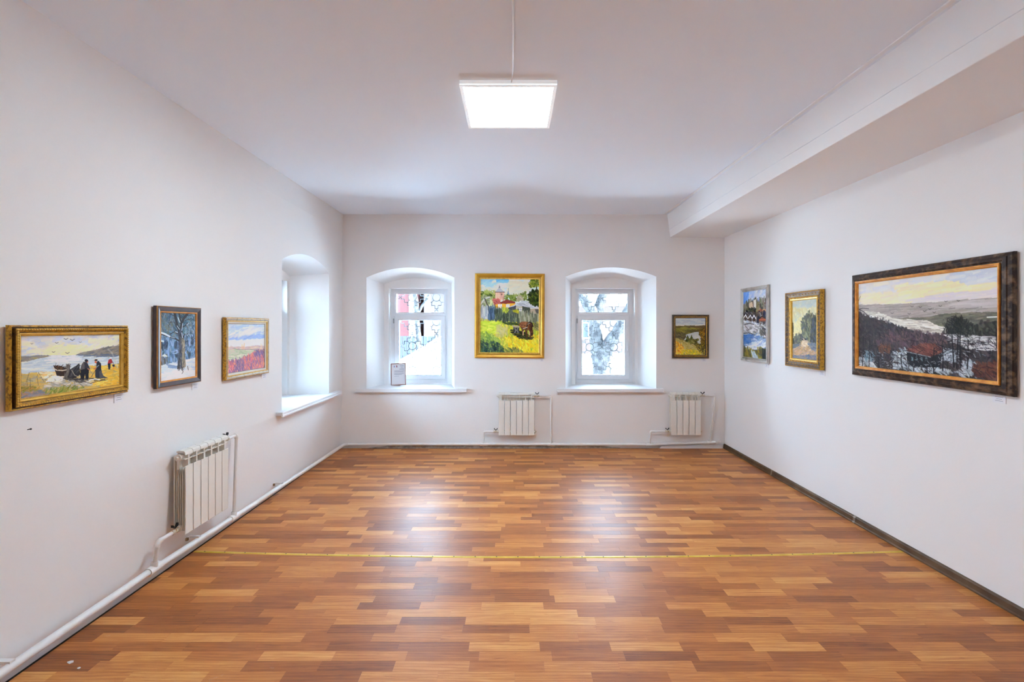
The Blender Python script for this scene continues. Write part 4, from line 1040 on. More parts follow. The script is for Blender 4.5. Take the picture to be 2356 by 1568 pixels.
    c.fill([(575, 1020), (790, 1065), (890, 1025), (880, 1150), (640, 1160), (580, 1120)], (44, 46, 50), 3)
    c.line([(578, 1018), (790, 1062)], 8, (150, 160, 164), 0.8)
    for x in (620, 660, 705, 745):
        c.fill([(x, 1060), (x + 16, 1064), (x + 16, 1100), (x, 1096)], (104, 122, 128), 1)
    c.dabs([(1200, 1110), (1410, 1110), (1410, 1250), (1180, 1240)], 120, 60, 20, 20, [(84, 54, 46), (66, 44, 42), (100, 64, 52)], 7, 0.75, 40)
    c.dabs([(330, 960), (430, 960), (430, 1030), (330, 1030)], 50, 40, 16, 50, [(110, 74, 58), (90, 66, 58)], 8, 0.7, 50)
    rng = c.rng
    # bare trunks and twigs
    for x, yb, yt in ((180, 1150, 880), (240, 1170, 900), (445, 1190, 1010), (640, 1190, 1050), (820, 1200, 980), (1025, 1160, 720), (1060, 1150, 760), (1000, 1150, 820), (1390, 1080, 800), (1120, 1160, 900), (320, 1180, 980), (540, 1190, 1040), (760, 1200, 1080), (900, 1180, 960)):
        x2 = x + rng.randint(-20, 20)
        c.line([(x, yb), ((x + x2) / 2 + rng.randint(-6, 6), (yb + yt) / 2), (x2, yt)], 11, (34, 32, 36), 0.9, 6)
        for k in range(7):
            t = rng.uniform(0.25, 1.0); yy = yb + (yt - yb) * t; xx = x + (x2 - x) * t; sgn = rng.choice([-1, 1])
            c.line([(xx, yy), (xx + sgn * rng.uniform(20, 50), yy - rng.uniform(10, 40)), (xx + sgn * rng.uniform(50, 90), yy - rng.uniform(20, 70))], 4, (40, 38, 42), 0.8)
    c.dabs([(150, 760), (430, 790), (940, 880), (1405, 860), (1405, 1240), (900, 1210), (150, 1130)], 520, 60, 4, 65, [(34, 32, 36), (48, 44, 48), (28, 27, 30)], 5, 0.7, 60)
    c.dabs([(900, 790), (940, 720), (1000, 690), (1080, 700), (1170, 760), (1190, 840), (1100, 870), (930, 850)], 240, 50, 5, 70, [(40, 40, 38), (54, 54, 48), (32, 32, 32)], 5, 0.75, 60)
    c.dabs([(150, 1000), (600, 1060), (1050, 1010), (1405, 900), (1405, 1000), (1000, 1120), (600, 1180), (150, 1150)], 160, 26, 4, 20, [(176, 182, 188), (196, 198, 200), (150, 156, 164)], 8, 0.7, 60)
    c.line([(145, 640), (180, 628), (235, 632)], 6, (50, 48, 52)); c.line([(150, 640), (190, 660), (220, 690)], 6, (50, 48, 52)); c.line([(145, 560), (160, 520)], 5, (90, 88, 90))
    for x, y in ((447, 672), (600, 674), (625, 608), (700, 612), (738, 648), (786, 628), (824, 658), (880, 598), (930, 556), (1042, 548)):
        c.bird(x, y, 13, (50, 48, 50))
    return c

# ----------------------------------------------------------------- framed pictures
WALLS = {'back': (0.0, lambda u, z: (u, YB, z)), 'left': (R(90), lambda u, z: (XL, u, z)), 'right': (R(-90), lambda u, z: (XR, u, z))}

def beads(mb, w, h, ins, depth, r, step):
    x, z = w / 2 - ins, h / 2 - ins
    nx, nz = int(2 * x / step), int(2 * z / step)
    for i in range(nx + 1):
        for s in (-1, 1): mb.ball((-x + 2 * x * i / nx, -depth, s * z), r, 6, 4, 1.2, 1, 0.8)
    for i in range(1, nz):
        for s in (-1, 1): mb.ball((s * x, -depth, -z + 2 * z * i / nz), r, 6, 4, 0.8, 1, 1.2)

def picture(wall, u, z, w, h, label, cv, mould, gap, roll=0.0, tilt=0.0):
    """mould = list of ('part name', material, [(inset, depth), ...]); last entry carries the canvas opening"""
    rz, pl = WALLS[wall]
    p = empty('framed_painting', pl(u, z), rz, label, 'painting')
    p.rotation_euler = (tilt, roll, rz)
    for name, m, prof in mould['rails']:
        q = [(i, d + gap) for i, d in prof]
        MB().frame(w, h, q).build(name, m, p)
    for name, m, ins, d, r, step in mould.get('beads', []):
        b = MB(); beads(b, w, h, ins, d + gap, r, step)
        o = b.build(name, m, p, smooth=True, fix=False)
        o['kind'] = 'stuff'
    ci, cd = mould['canvas']
    canvas_object(cv, w - 2 * ci + 0.004, h - 2 * ci + 0.004, p, -(cd + gap))
    MB().box(-w / 2 + 0.012, w / 2 - 0.012, -gap - 0.003, -gap + 0.002, -h / 2 + 0.012, h / 2 - 0.012).build('backing', CERTWOOD, p)
    return p

gold_deep = dict(rails=[
    ('frame', GOLD, [(0, 0), (0, 0.018), (0.003, 0.021), (0.008, 0.021), (0.010, 0.016), (0.010, 0)]),
    ('groove', GOLDDARK, [(0.009, 0), (0.009, 0.013), (0.0145, 0.013), (0.0145, 0.031), (0.0155, 0.031), (0.0155, 0)]),
    ('frame_moulding', GOLD, [(0.015, 0), (0.015, 0.032), (0.018, 0.036), (0.023, 0.036), (0.029, 0.028), (0.034, 0.024), (0.036, 0.0)]),
    ('inner_groove', GOLDDARK, [(0.0345, 0), (0.0345, 0.022), (0.0375, 0.022), (0.0375, 0)]),
    ('frame_slip', GOLDLIGHT, [(0.037, 0), (0.037, 0.025), (0.040, 0.026), (0.043, 0.022), (0.048, 0.019), (0.051, 0.014), (0.053, 0.0)])],
    beads=[('leaf_ornament', GOLDLIGHT, 0.0205, 0.035, 0.0050, 0.012), ('bead_trim', GOLD, 0.0485, 0.018, 0.0024, 0.0062)],
    canvas=(0.052, 0.010))
picture('left', 2.448, 1.448, 0.652, 0.392, 'wide gilt-framed painting of fishermen and a boat on a shore', paint_fishermen(), gold_deep, 0.012)

dark_thin = dict(rails=[
    ('frame', EBONY, [(0, 0), (0, 0.018), (0.003, 0.024), (0.010, 0.026), (0.024, 0.022), (0.034, 0.018), (0.036, 0)]),
    ('edge_line', OCHRE, [(0.0015, 0.019), (0.001, 0.0215), (0.0035, 0.0245), (0.005, 0.022)]),
    ('frame_slip', OCHRE, [(0.034, 0), (0.034, 0.018), (0.040, 0.019), (0.044, 0.013), (0.045, 0)])],
    canvas=(0.044, 0.009))
picture('left', 3.205, 1.506, 0.424, 0.533, 'dark-framed painting of a bare winter tree before a blue house', paint_winter_tree(), dark_thin, 0.014)

silver_gold = dict(rails=[
    ('frame', GOLD, [(0, 0), (0, 0.022), (0.004, 0.026), (0.010, 0.026), (0.012, 0)]),
    ('frame_moulding', SILVERGOLD, [(0.008, 0), (0.008, 0.027), (0.014, 0.029), (0.026, 0.022), (0.028, 0)]),
    ('frame_slip', GOLDLIGHT, [(0.026, 0), (0.026, 0.024), (0.031, 0.025), (0.034, 0.020), (0.034, 0)]),
    ('liner', LINEN, [(0.033, 0), (0.033, 0.017), (0.050, 0.014), (0.051, 0)]),
    ('shadow_gap', EBONY, [(0.050, 0), (0.050, 0.006), (0.058, 0.006), (0.058, 0)])],
    canvas=(0.056, 0.009))
picture('left', 4.040, 1.462, 0.660, 0.502, 'small pale-framed painting of a red field under a cloudy sky', paint_red_field(), silver_gold, 0.012)

gold_rope = dict(rails=[
    ('frame', GOLDPLAIN, [(0, 0), (0, 0.020), (0.006, 0.030), (0.020, 0.036), (0.038, 0.030), (0.052, 0.020), (0.054, 0)]),
    ('frame_slip', GOLDLIGHT, [(0.062, 0), (0.062, 0.018), (0.070, 0.018), (0.076, 0.012), (0.077, 0)]),
    ('bead_channel', GOLDDARK, [(0.052, 0), (0.052, 0.017), (0.064, 0.017), (0.064, 0)])],
    beads=[('rope_trim', GOLDLIGHT, 0.0575, 0.020, 0.0066, 0.0185)],
    canvas=(0.076, 0.009))
picture('back', -0.044, 1.787, 0.940, 1.140, 'large gold-framed painting of a horse grazing in a meadow between the windows', paint_meadow(), gold_rope, 0.006, roll=R(0.35))

bronze = dict(rails=[
    ('frame', BRONZE, [(0, 0), (0, 0.020), (0.008, 0.026), (0.020, 0.024), (0.028, 0.020), (0.030, 0)]),
    ('frame_slip', GOLD, [(0.026, 0), (0.026, 0.023), (0.032, 0.023), (0.036, 0.017), (0.037, 0)]),
    ('shadow_gap', EBONY, [(0.036, 0), (0.036, 0.014), (0.046, 0.010), (0.047, 0)])],
    canvas=(0.046, 0.008))
picture('back', 2.397, 1.508, 0.492, 0.586, 'small bronze-framed painting of an autumn river bend on the back wall', paint_river(), bronze, 0.008, roll=R(0.1))

silver = dict(rails=[
    ('frame', SILVER, [(0, 0), (0, 0.016), (0.004, 0.026), (0.010, 0.028), (0.018, 0.024), (0.030, 0.020), (0.032, 0)]),
    ('frame_slip', SILVER, [(0.034, 0), (0.034, 0.022), (0.040, 0.020), (0.046, 0.012), (0.047, 0)]),
    ('shadow_line', EBONY, [(0.031, 0), (0.031, 0.014), (0.035, 0.014), (0.035, 0)])],
    canvas=(0.046, 0.008))
picture('right', 5.535, 1.668, 0.62, 0.884, 'tall silver-framed painting of a spring flood on the right wall', paint_rapids(), silver, 0.008)

gold_heavy = dict(rails=[
    ('frame', GOLDDARK, [(0, 0), (0, 0.028), (0.004, 0.036), (0.012, 0.038), (0.028, 0.030), (0.050, 0.024), (0.052, 0)]),
    ('frame_moulding', GOLD, [(0.050, 0), (0.050, 0.028), (0.056, 0.030), (0.064, 0.024), (0.070, 0.024), (0.072, 0)]),
    ('frame_slip', GOLDLIGHT, [(0.070, 0), (0.070, 0.025), (0.076, 0.024), (0.084, 0.014), (0.085, 0)]),
    ('outer_edge', GOLD, [(-0.001, 0), (-0.001, 0.034), (0.003, 0.038), (0.006, 0.036), (0.006, 0)])],
    beads=[('leaf_ornament', GOLD, 0.030, 0.0285, 0.0075, 0.050), ('bead_trim', GOLD, 0.010, 0.0365, 0.0034, 0.011)],
    canvas=(0.083, 0.009))
picture('right', 4.581, 1.611, 0.560, 0.744, 'ornate gold-framed painting of tall trees beside a path', paint_path(), gold_heavy, 0.010)

rustic = dict(rails=[
    ('frame', RUSTIC, [(0, 0), (0, 0.018), (0.004, 0.026), (0.022, 0.032), (0.026, 0.038), (0.044, 0.042), (0.052, 0.034), (0.060, 0.034), (0.062, 0)]),
    ('frame_slip', OCHRE, [(0.058, 0), (0.058, 0.043), (0.062, 0.046), (0.066, 0.045), (0.067, 0.040), (0.072, 0.040), (0.079, 0.032), (0.080, 0)])],
    canvas=(0.078, 0.026))
picture('right', 3.287, 1.652, 1.262, 0.826, 'large dark-framed painting of a winter river valley nearest on the right wall', paint_valley(), rustic, 0.010)

# ----------------------------------------------------------------- caption cards under the paintings
def caption(wall, u, z, w, h, label, lines=3):
    rz, pl = WALLS[wall]
    c = empty('caption_card', pl(u, z), rz, label, 'card')
    MB().box(-w / 2, w / 2, -0.004, -0.0008, -h / 2, h / 2).build('card', PAPER, c)
    for i in range(lines):
        zz = h * (0.28 - 0.24 * i); ww = w * (0.30, 0.22, 0.30)[i % 3]
        MB().box(-ww, ww, -0.0046, -0.0039, zz - 0.0009, zz + 0.0009).build('text_line', INK, c)
    return c
caption('left', 2.742, 1.222, 0.062, 0.050, 'white caption card under the painting of fishermen')
caption('left', 3.402, 1.206, 0.066, 0.046, 'white caption card under the painting of the winter tree')
caption('left', 4.345, 1.180, 0.080, 0.044, 'white caption card under the painting of the red field')
caption('back', 0.392, 1.186, 0.052, 0.036, 'white caption card under the painting of the grazing horse')
caption('back', 2.586, 1.188, 0.074, 0.036, 'white caption card under the painting of the autumn river bend')
caption('right', 5.290, 1.200, 0.070, 0.046, 'white caption card under the silver-framed painting')
caption('right', 4.345, 1.208, 0.080, 0.044, 'white caption card under the ornate gold-framed painting')
caption('right', 2.762, 1.210, 0.074, 0.044, 'white caption card under the painting of the winter river valley')

# ----------------------------------------------------------------- framed document on the sill of the left window
doc = empty('framed_document', (-1.628, YB + 0.330, 0.808), R(-3), 'thin brown-framed document leaning in the window niche', 'document')
doc.rotation_euler = (R(-9), R(-3.2), R(-4))
dw, dh = 0.218, 0.312
fr = MB().frame(dw, dh, [(0, 0), (0, 0.012), (0.008, 0.012), (0.010, 0.004), (0.010, 0)])
fr.v = [(x, y, z + dh / 2) for x, y, z in fr.v]
fr.build('frame', CERTWOOD, doc)
MB().box(-dw / 2 + 0.006, dw / 2 - 0.006, -0.005, 0.002, 0.006, dh - 0.006).build('sheet', PAPER, doc)
EMBLEM_B = mat('blue_print', srgb(150, 170, 214), 0.7); EMBLEM_R = mat('red_print', srgb(170, 90, 100), 0.7)
MB().box(-0.066, -0.052, -0.0062, -0.0049, 0.255, 0.280).build('emblem', EMBLEM_B, doc)
MB().box(-0.030, -0.018, -0.0062, -0.0049, 0.255, 0.283).build('emblem', EMBLEM_R, doc)
MB().box(-0.018, -0.012, -0.0062, -0.0049, 0.255, 0.270).build('emblem', EMBLEM_B, doc)
for zz, x0, x1 in ((0.276, 0.020, 0.075), (0.262, 0.030, 0.070), (0.246, 0.035, 0.065), (0.232, 0.015, 0.080), (0.222, 0.015, 0.080), (0.206, -0.060, 0.080),
                   (0.196, -0.060, 0.080), (0.186, -0.060, 0.070), (0.170, -0.060, 0.080), (0.160, -0.060, 0.075), (0.150, -0.060, 0.050), (0.128, -0.060, 0.010)):
    MB().box(x0, x1, -0.0060, -0.0049, zz - 0.0014, zz + 0.0014).build('text_line', INK, doc)
MB().box(-0.02, 0.02, 0.0, 0.085, 0.0, 0.006).build('stand', CERTWOOD, doc)

# ----------------------------------------------------------------- ceiling lamp and cables
lx0, lx1, ly0, ly1, lz = -0.329, 0.272, 2.890, 3.510, 3.120
lamp = empty('ceiling_lamp', ((lx0 + lx1) / 2, (ly0 + ly1) / 2, lz), 0, 'square white glowing panel lamp on the ceiling', 'lamp')
lw, ll = (lx1 - lx0), (ly1 - ly0)
b_ = MB()
b_.box(-lw / 2, lw / 2, -ll / 2, ll / 2, 0.006, ZC - lz + 0.001)
b_.build('housing', GLOWBODY, lamp)
r_ = MB()
for x0, x1, y0, y1 in ((-lw / 2, lw / 2, -ll / 2, -ll / 2 + 0.020), (-lw / 2, lw / 2, ll / 2 - 0.020, ll / 2), (-lw / 2, -lw / 2 + 0.020, -ll / 2 + 0.020, ll / 2 - 0.020), (lw / 2 - 0.020, lw / 2, -ll / 2 + 0.020, ll / 2 - 0.020)):
    r_.box(x0, x1, y0, y1, 0.0, 0.012)
r_.build('rim', GLOWBODY, lamp)
MB().box(-lw / 2 + 0.0195, lw / 2 - 0.0195, -ll / 2 + 0.0195, ll / 2 - 0.0195, 0.0035, 0.0058).build('diffuser', LAMPGLOW, lamp)

cab = MB(); rng = random.Random(4)
pts = [(0.0 + rng.uniform(-0.003, 0.003), y, ZC - 0.004) for y in np.linspace(YF + 0.01, ly0 - 0.05, 26)] + [(-0.006, ly0 - 0.02, ZC - 0.008), (-0.008, ly0 + 0.004, ZC - 0.012)]
cab.tube(pts, 0.0048, 8)
tag(cab.build('lamp_cable', LAMPBODY, smooth=True), 'thin white cable running along the ceiling to the lamp', 'cable')
c1 = MB().box(2.030, 2.058, YF + 0.01, YB - 0.01, ZC - 0.007, ZC + 0.001)
tag(c1.build('cable_duct', LAMPBODY, bevel=0.002), 'narrow white cable duct on the ceiling along the beam', 'cable duct')
def beam_x(z): return bx0 + (bx1 - bx0) * (ZC - z) / (ZC - bz)
c2 = MB(); rng = random.Random(9)
c2.tube([(beam_x(2.955) - 0.001, y, 2.955 + rng.uniform(-0.002, 0.002)) for y in np.linspace(YF + 0.01, YB - 0.01, 30)], 0.003, 6)
tag(c2.build('beam_cable', LAMPBODY, smooth=True), 'thin white cable pinned along the side of the beam', 'cable')

# ----------------------------------------------------------------- radiators
SEC = 0.080
def section_meshes():
    """one cast section seen from the room: local x across, y into the wall (0 = front face), z up from the bottom"""
    hw = SEC / 2 - 0.0030
    p = MB()
    p.box(-hw, hw, 0.0, 0.006, 0.0, 0.462)                     # flat front plate
    f = MB()
    f.box(-0.006, 0.006, 0.004, 0.078, 0.012, 0.556)           # centre web
    f.box(-hw, hw, 0.005, 0.030, 0.5025, 0.5075)                 # bar across the grille opening
    for k, y in enumerate((0.024, 0.038, 0.050, 0.062)):
        f.box(-hw + 0.006, hw - 0.006, y, y + 0.0022, 0.045, 0.450)
    f.box(-hw, hw, 0.044, 0.060, 0.440, 0.540)                 # waterway behind the grille
    f.box(-hw, hw, 0.076, 0.081, 0.02, 0.530)                  # rear plate
    c = MB()
    prof = [(0.001, 0.536), (0.003, 0.553), (0.012, 0.562), (0.045, 0.567), (0.062, 0.560), (0.062, 0.552), (0.012, 0.545), (0.008, 0.536)]
    n = len(prof)
    c.add([(-hw, y, z) for y, z in prof] + [(hw, y, z) for y, z in prof],
          [(i, (i + 1) % n, n + (i + 1) % n, n + i) for i in range(n)] + [tuple(range(n)), tuple(range(2 * n - 1, n - 1, -1))])
    h = MB()
    for z in (0.520, 0.040):
        h.tube([(-SEC / 2, 0.045, z), (SEC / 2, 0.045, z)], 0.019, 14)
    return [('front_plate', p.mesh('front_plate', RADM)), ('fins', f.mesh('fins', RADM)), ('top_cap', c.mesh('top_cap', RADM)), ('header', h.mesh('header', RADM, smooth=True))]
SECTION = section_meshes()

def valve(parent, x, z, sgn):
    """ball valve with a black butterfly handle; the pipe leaves towards sgn"""
    v = MB().tube([(x, 0.045, z), (x + sgn * 0.016, 0.045, z)], 0.017, 10)
    v.tube([(x + sgn * 0.016, 0.045, z), (x + sgn * 0.05, 0.045, z)], 0.0125, 12)
    v.tube([(x + sgn * 0.05, 0.045, z), (x + sgn * 0.066, 0.045, z)], 0.0165, 6)
    v.tube([(x + sgn * 0.036, 0.045, z), (x + sgn * 0.036, 0.045, z + 0.026)], 0.006, 8)
    vo = v.build('valve', BRASSWHITE, parent, smooth=True)
    cx = x + sgn * 0.036
    hmb = MB()
    hmb.box(cx - 0.006, cx + 0.006, 0.039, 0.051, z + 0.020, z + 0.028)
    for s in (-1, 1):
        hmb.add([(cx + s * 0.004, 0.038, z + 0.022), (cx + s * 0.004, 0.052, z + 0.022), (cx + s * 0.024, 0.054, z + 0.034), (cx + s * 0.024, 0.036, z + 0.034),
                 (cx + s * 0.004, 0.040, z + 0.029), (cx + s * 0.004, 0.050, z + 0.029), (cx + s * 0.024, 0.054, z + 0.050), (cx + s * 0.024, 0.036, z + 0.050)],
                [(0, 1, 2, 3), (7, 6, 5, 4), (0, 4, 5, 1), (1, 5, 6, 2), (2, 6, 7, 3), (3, 7, 4, 0)])
    hmb.build('handle', BLACK, vo)
BRASSWHITE = mat('painted_brass', srgb(214, 206, 188), 0.35, 0.2, noise=(60, srgb(176, 138, 74), 0.52, 0.62))

def radiator(wall, u, z, n, label, wall_gap=0.034):
    rz, pl = WALLS[wall]
    depth = 0.081 + wall_gap
    base = Vector(pl(u, z))
    rot = Matrix.Rotation(rz, 4, 'Z')
    r = empty('radiator', base + (rot @ Vector((0, -depth, 0))), rz, label, 'radiator')
    for i in range(n):
        s = empty('section', ((i + 0.5) * SEC - n * SEC / 2, 0, 0)); s.parent = r
        for nm, me in SECTION:
            o = bpy.data.objects.new(nm, me); COL.objects.link(o); o.parent = s
            if nm == 'front_plate':
                m = o.modifiers.new('bevel', 'BEVEL'); m.width = 0.0025; m.segments = 2
    hwid = n * SEC / 2
    for sx, z_ in ((-1, 0.520), (1, 0.040)):                    # blanking plugs
        pmb = MB().tube([(sx * hwid, 0.045, z_), (sx * (hwid + 0.010), 0.045, z_)], 0.023, 14)
        pmb.tube([(sx * (hwid + 0.010), 0.045, z_), (sx * (hwid + 0.026), 0.045, z_)], 0.010, 6)
        pmb.build('plug', RADM if sx < 0 else BRASSWHITE, r, smooth=True)
    valve(r, hwid, 0.520, 1)
    valve(r, -hwid, 0.040, -1)
    for sx in (-1, 1):                                          # wall brackets
        MB().tube([(sx * (hwid - SEC), 0.078, 0.50), (sx * (hwid - SEC), depth, 0.50)], 0.006, 8).build('bracket', STEEL, r)
    return r
radiator('left', 3.400, 0.236, 6, 'ivory panel radiator under the left wall paintings', 0.020)
radiator('back', 0.048, 0.196, 6, 'ivory radiator of six sections below the grazing horse painting')
radiator('back', 2.303, 0.200, 5, 'ivory radiator of five sections in the back right corner')

nl = MB().tube([(0, 0, 0), (0.016, 0, 0.003)], 0.0022, 8); nl.tube([(0.014, 0, 0.0026), (0.017, 0, 0.0031)], 0.0042, 8)
nl = nl.build('wall_nail', BLACK); nl.location = (XL, 2.23, 1.148)
tag(nl, 'tiny dark nail in the left wall below the fishermen painting', 'nail')

# ----------------------------------------------------------------- heating pipes
def pipe_part(name, pts, r, parent, m=None, seg=14):
    return MB().tube(pts, r, seg).build(name, m or PIPEM, parent, smooth=True)
def bend(a, b, c, r, n=5):
    """rounded corner at b between a and c"""
    a, b, c = Vector(a), Vector(b), Vector(c)
    p, q = b + (a - b).normalized() * r, b + (c - b).normalized() * r
    return [p.lerp(b, t).lerp(b.lerp(q, t), t) for t in [i / n for i in range(n + 1)]]

lp = empty('heating_pipe', (XL, 2.0, 0), 0, 'white heating pipe along the foot of the left wall', 'pipe')
lp.location = (0, 0, 0)
px = XL - LEAN + 0.075
def lpz(y):
    ys = [YF, 2.10, 3.02, 3.90, 5.2, YB - 0.06]; zs = [0.098, 0.098, 0.105, 0.085, 0.068, 0.056]
    return float(np.interp(y, ys, zs))
pipe_part('main_run', [(px, y, lpz(y)) for y in [YF + 0.01, 0.0, 2.07, 2.97, 3.84, 5.2, YB - 0.075]], 0.021, lp)
pipe_part('elbow', bend((px, YB - 0.3, lpz(YB - 0.3)), (px, YB - 0.042, 0.056), (px + 0.3, YB - 0.042, 0.057), 0.05), 0.0215, lp)
ry = YB - 0.0
rx0 = 3.400 - 0.24; rx1 = 3.400 + 0.24
rXl = XL + 0.020 + 0.081 - 0.045                     # distance of the headers from the wall
y_in, y_out, zin, zout = 2.972, 3.822, 0.276, 0.756
pipe_part('branch', [(rXl, rx0 - 0.064, zin), (rXl, y_in + 0.03, zin)] , 0.0135, lp)
pipe_part('branch', bend((rXl, y_in + 0.03, zin), (rXl, y_in, zin), (px, y_in, 0.15), 0.03), 0.0165, lp)
pipe_part('branch', [(rXl, y_in, zin - 0.03), (px + 0.004, y_in, 0.12)], 0.0135, lp)
pipe_part('branch', [(rXl, rx1 + 0.064, zout), (rXl, y_out - 0.02, zout)], 0.0135, lp)
pipe_part('branch', bend((rXl, y_out - 0.02, zout), (rXl, y_out, zout), (px, y_out, 0.1), 0.024), 0.016, lp)
pipe_part('branch', [(rXl, y_out, zout - 0.02), (px + 0.004, y_out, 0.10)], 0.0135, lp)
for yy in (y_in, y_out):
    t_ = MB().tube([(px, yy - 0.05, lpz(yy - 0.05)), (px, yy + 0.05, lpz(yy + 0.05))], 0.027, 16)
    t_.tube([(px + 0.002, yy, lpz(yy)), (px + 0.004, yy, lpz(yy) + 0.046)], 0.021, 14)
    t_.build('tee', PIPEM, lp, smooth=True)
for yy in (2.125, 3.395, 4.62):
    k = MB().box(XL - LEAN, px + 0.008, yy - 0.012, yy + 0.012, lpz(yy) + 0.020, lpz(yy) + 0.030)
    k.tube([(XL - LEAN + 0.006, yy - 0.02, lpz(yy) + 0.012), (XL - LEAN + 0.014, yy - 0.02, lpz(yy) + 0.03)], 0.008, 8)
    k.build('bracket', PIPEM, lp)
    MB().box(XL - LEAN, XL - LEAN + 0.020, yy - 0.040, yy - 0.024, lpz(yy) + 0.010, lpz(yy) + 0.030).build('wall_plug', PLUGM, lp)

bp_ = empty('heating_pipe', (0, 0, 0), 0, 'white heating pipe along the foot of the back wall', 'pipe')
py = YB - 0.042
def bpz(x):
    return float(np.interp(x, [-2.2, -1.6, -0.4, 0.5, 1.3, 1.85, 2.78], [0.057, 0.060, 0.062, 0.060, 0.058, 0.056, 0.088]))
xs_ = [-2.219, -1.6, -0.4, 0.5, 1.3, 1.85, 2.72]
pipe_part('main_run', [(x, py, bpz(x)) for x in xs_], 0.0185, bp_)
pipe_part('elbow', bend((2.5, py, 0.08), (2.79, py, 0.089), (2.79, YB + 0.05, 0.089), 0.04) , 0.019, bp_)
hy = YB - 0.034 - 0.081 + 0.045
def branches(xl, xr, xv0, xv1, zt, zb, xfoot):
    pipe_part('branch', [(xv0 - 0.064, hy, zb), (xl + 0.02, hy, zb)], 0.0115, bp_)
    pipe_part('branch', bend((xl + 0.02, hy, zb), (xl, hy, zb), (xl, hy, 0.06), 0.02), 0.013, bp_)
    pipe_part('branch', [(xl, hy, zb - 0.02), (xl, py, 0.07)], 0.0115, bp_)
    pipe_part('branch', [(xv1 + 0.064, hy, zt), (xr - 0.02, hy, zt - 0.004)], 0.0115, bp_)
    pipe_part('branch', bend((xr - 0.02, hy, zt - 0.004), (xr, hy, zt - 0.005), (xr, hy, 0.06), 0.02), 0.013, bp_)
    pipe_part('branch', [(xr, hy, zt - 0.02), ((xr + xfoot) / 2 - 0.004, hy, 0.42), (xfoot, py, 0.08)], 0.0125, bp_)
    for x in (xl, xfoot):
        t_ = MB().tube([(x - 0.05, py, bpz(x - 0.05)), (x + 0.05, py, bpz(x + 0.05))], 0.024, 14)
        t_.tube([(x, py, bpz(x)), (x, py, bpz(x) + 0.04)], 0.018, 12)
        t_.build('tee', PIPEM, bp_, smooth=True)
branches(-0.391, 0.514, 0.048 - 0.24, 0.048 + 0.24, 0.716, 0.236, 0.514)
branches(1.842, 2.705, 2.303 - 0.20, 2.303 + 0.20, 0.720, 0.240, 2.655)

# ----------------------------------------------------------------- seam strip across the floor
strip = empty('seam_strip', (0, 0, 0), 0, 'thin yellow metal strip nailed across the wooden floor', 'floor strip')
cx_ = [FX0 + 0.004, -1.5, -0.7, 0.06, 0.85, 1.62, XR - 0.026]; cy_ = [3.425, 3.378, 3.346, 3.332, 3.343, 3.370, 3.418]
xs2 = np.linspace(cx_[0], cx_[-1], 41)
co2 = np.polyfit(cx_, cy_, 2)
ysx = np.polyval(co2, xs2)
sm = MB(); v = []
for x, y in zip(xs2, ysx):
    v += [(x, y - 0.014, 0.0), (x, y - 0.008, 0.0022), (x, y + 0.008, 0.0022), (x, y + 0.014, 0.0)]
f = []
for i in range(40):
    for k in range(4):
        f.append((i * 4 + k, i * 4 + (k + 1) % 4, i * 4 + 4 + (k + 1) % 4, i * 4 + 4 + k))
sm.add(v, f + [(0, 1, 2, 3), (163, 162, 161, 160)])
sm.build('strip', SEAM, strip, smooth=True)
nail_me = MB().tube([(0, 0, 0.0015), (0, 0, 0.0034)], 0.0045, 8).mesh('nail', BLACK)
for i in range(33):
    x = cx_[0] + 0.08 + i * 0.152
    if x < cx_[-1] - 0.02:
        o = bpy.data.objects.new('nail', nail_me); COL.objects.link(o); o.parent = strip; o.location = (x, float(np.polyval(co2, x)), 0)

# crumbs of wall paint fallen on the planks
for i, (x, y, s, lab) in enumerate(((-2.16, 2.29, 0.013, 'larger white paint chip on the floor by the left wall pipe'), (-2.08, 2.25, 0.008, 'smaller white paint chip on the floor by the left wall pipe'))):
    ch = MB(); rng = random.Random(20 + i)
    n = 6; top = [(s * rng.uniform(0.6, 1.2) * math.cos(a), s * rng.uniform(0.4, 0.9) * math.sin(a), 0.003) for a in np.linspace(0, 2 * math.pi, n, endpoint=False)]
    ch.add(top + [(a * 1.1, b * 1.1, 0.0) for a, b, _ in top], [tuple(range(n))] + [(k, n + k, n + (k + 1) % n, (k + 1) % n) for k in range(n)])
    o = ch.build('paint_chip', WHITEPAINT); o.location = (x, y, 0.0002)
    tag(o, lab, 'paint chip')

# ----------------------------------------------------------------- the snowy yard and street outside
gm = MB(); NX, NY = 70, 60
def ground(x, y):
    z = 0.18 + 0.05 * math.sin(x * 0.9) * math.cos(y * 0.7)
    z += 0.16 * max(0, (y - 12) / 20)
    return z
vs = []
for j in range(NY + 1):
    y = YB + 0.62 + 60 * (j / NY) ** 1.6
    for i in range(NX + 1):
        x = -40 + 80 * i / NX
        vs.append((x, y, ground(x, y)))
gm.add(vs, [(j * (NX + 1) + i, j * (NX + 1) + i + 1, (j + 1) * (NX + 1) + i + 1, (j + 1) * (NX + 1) + i) for j in range(NY) for i in range(NX)])
tag(gm.build('snowy_ground', SNOW, smooth=True), kind='structure')
g2 = MB(); g2.add([(-42, -14, 0.1), (XL - 0.62, -14, 0.1), (XL - 0.62, YB + 0.7, 0.1), (-42, YB + 0.7, 0.1)], [(0, 1, 2, 3)])
tag(g2.build('side_ground', SNOW), kind='structure')

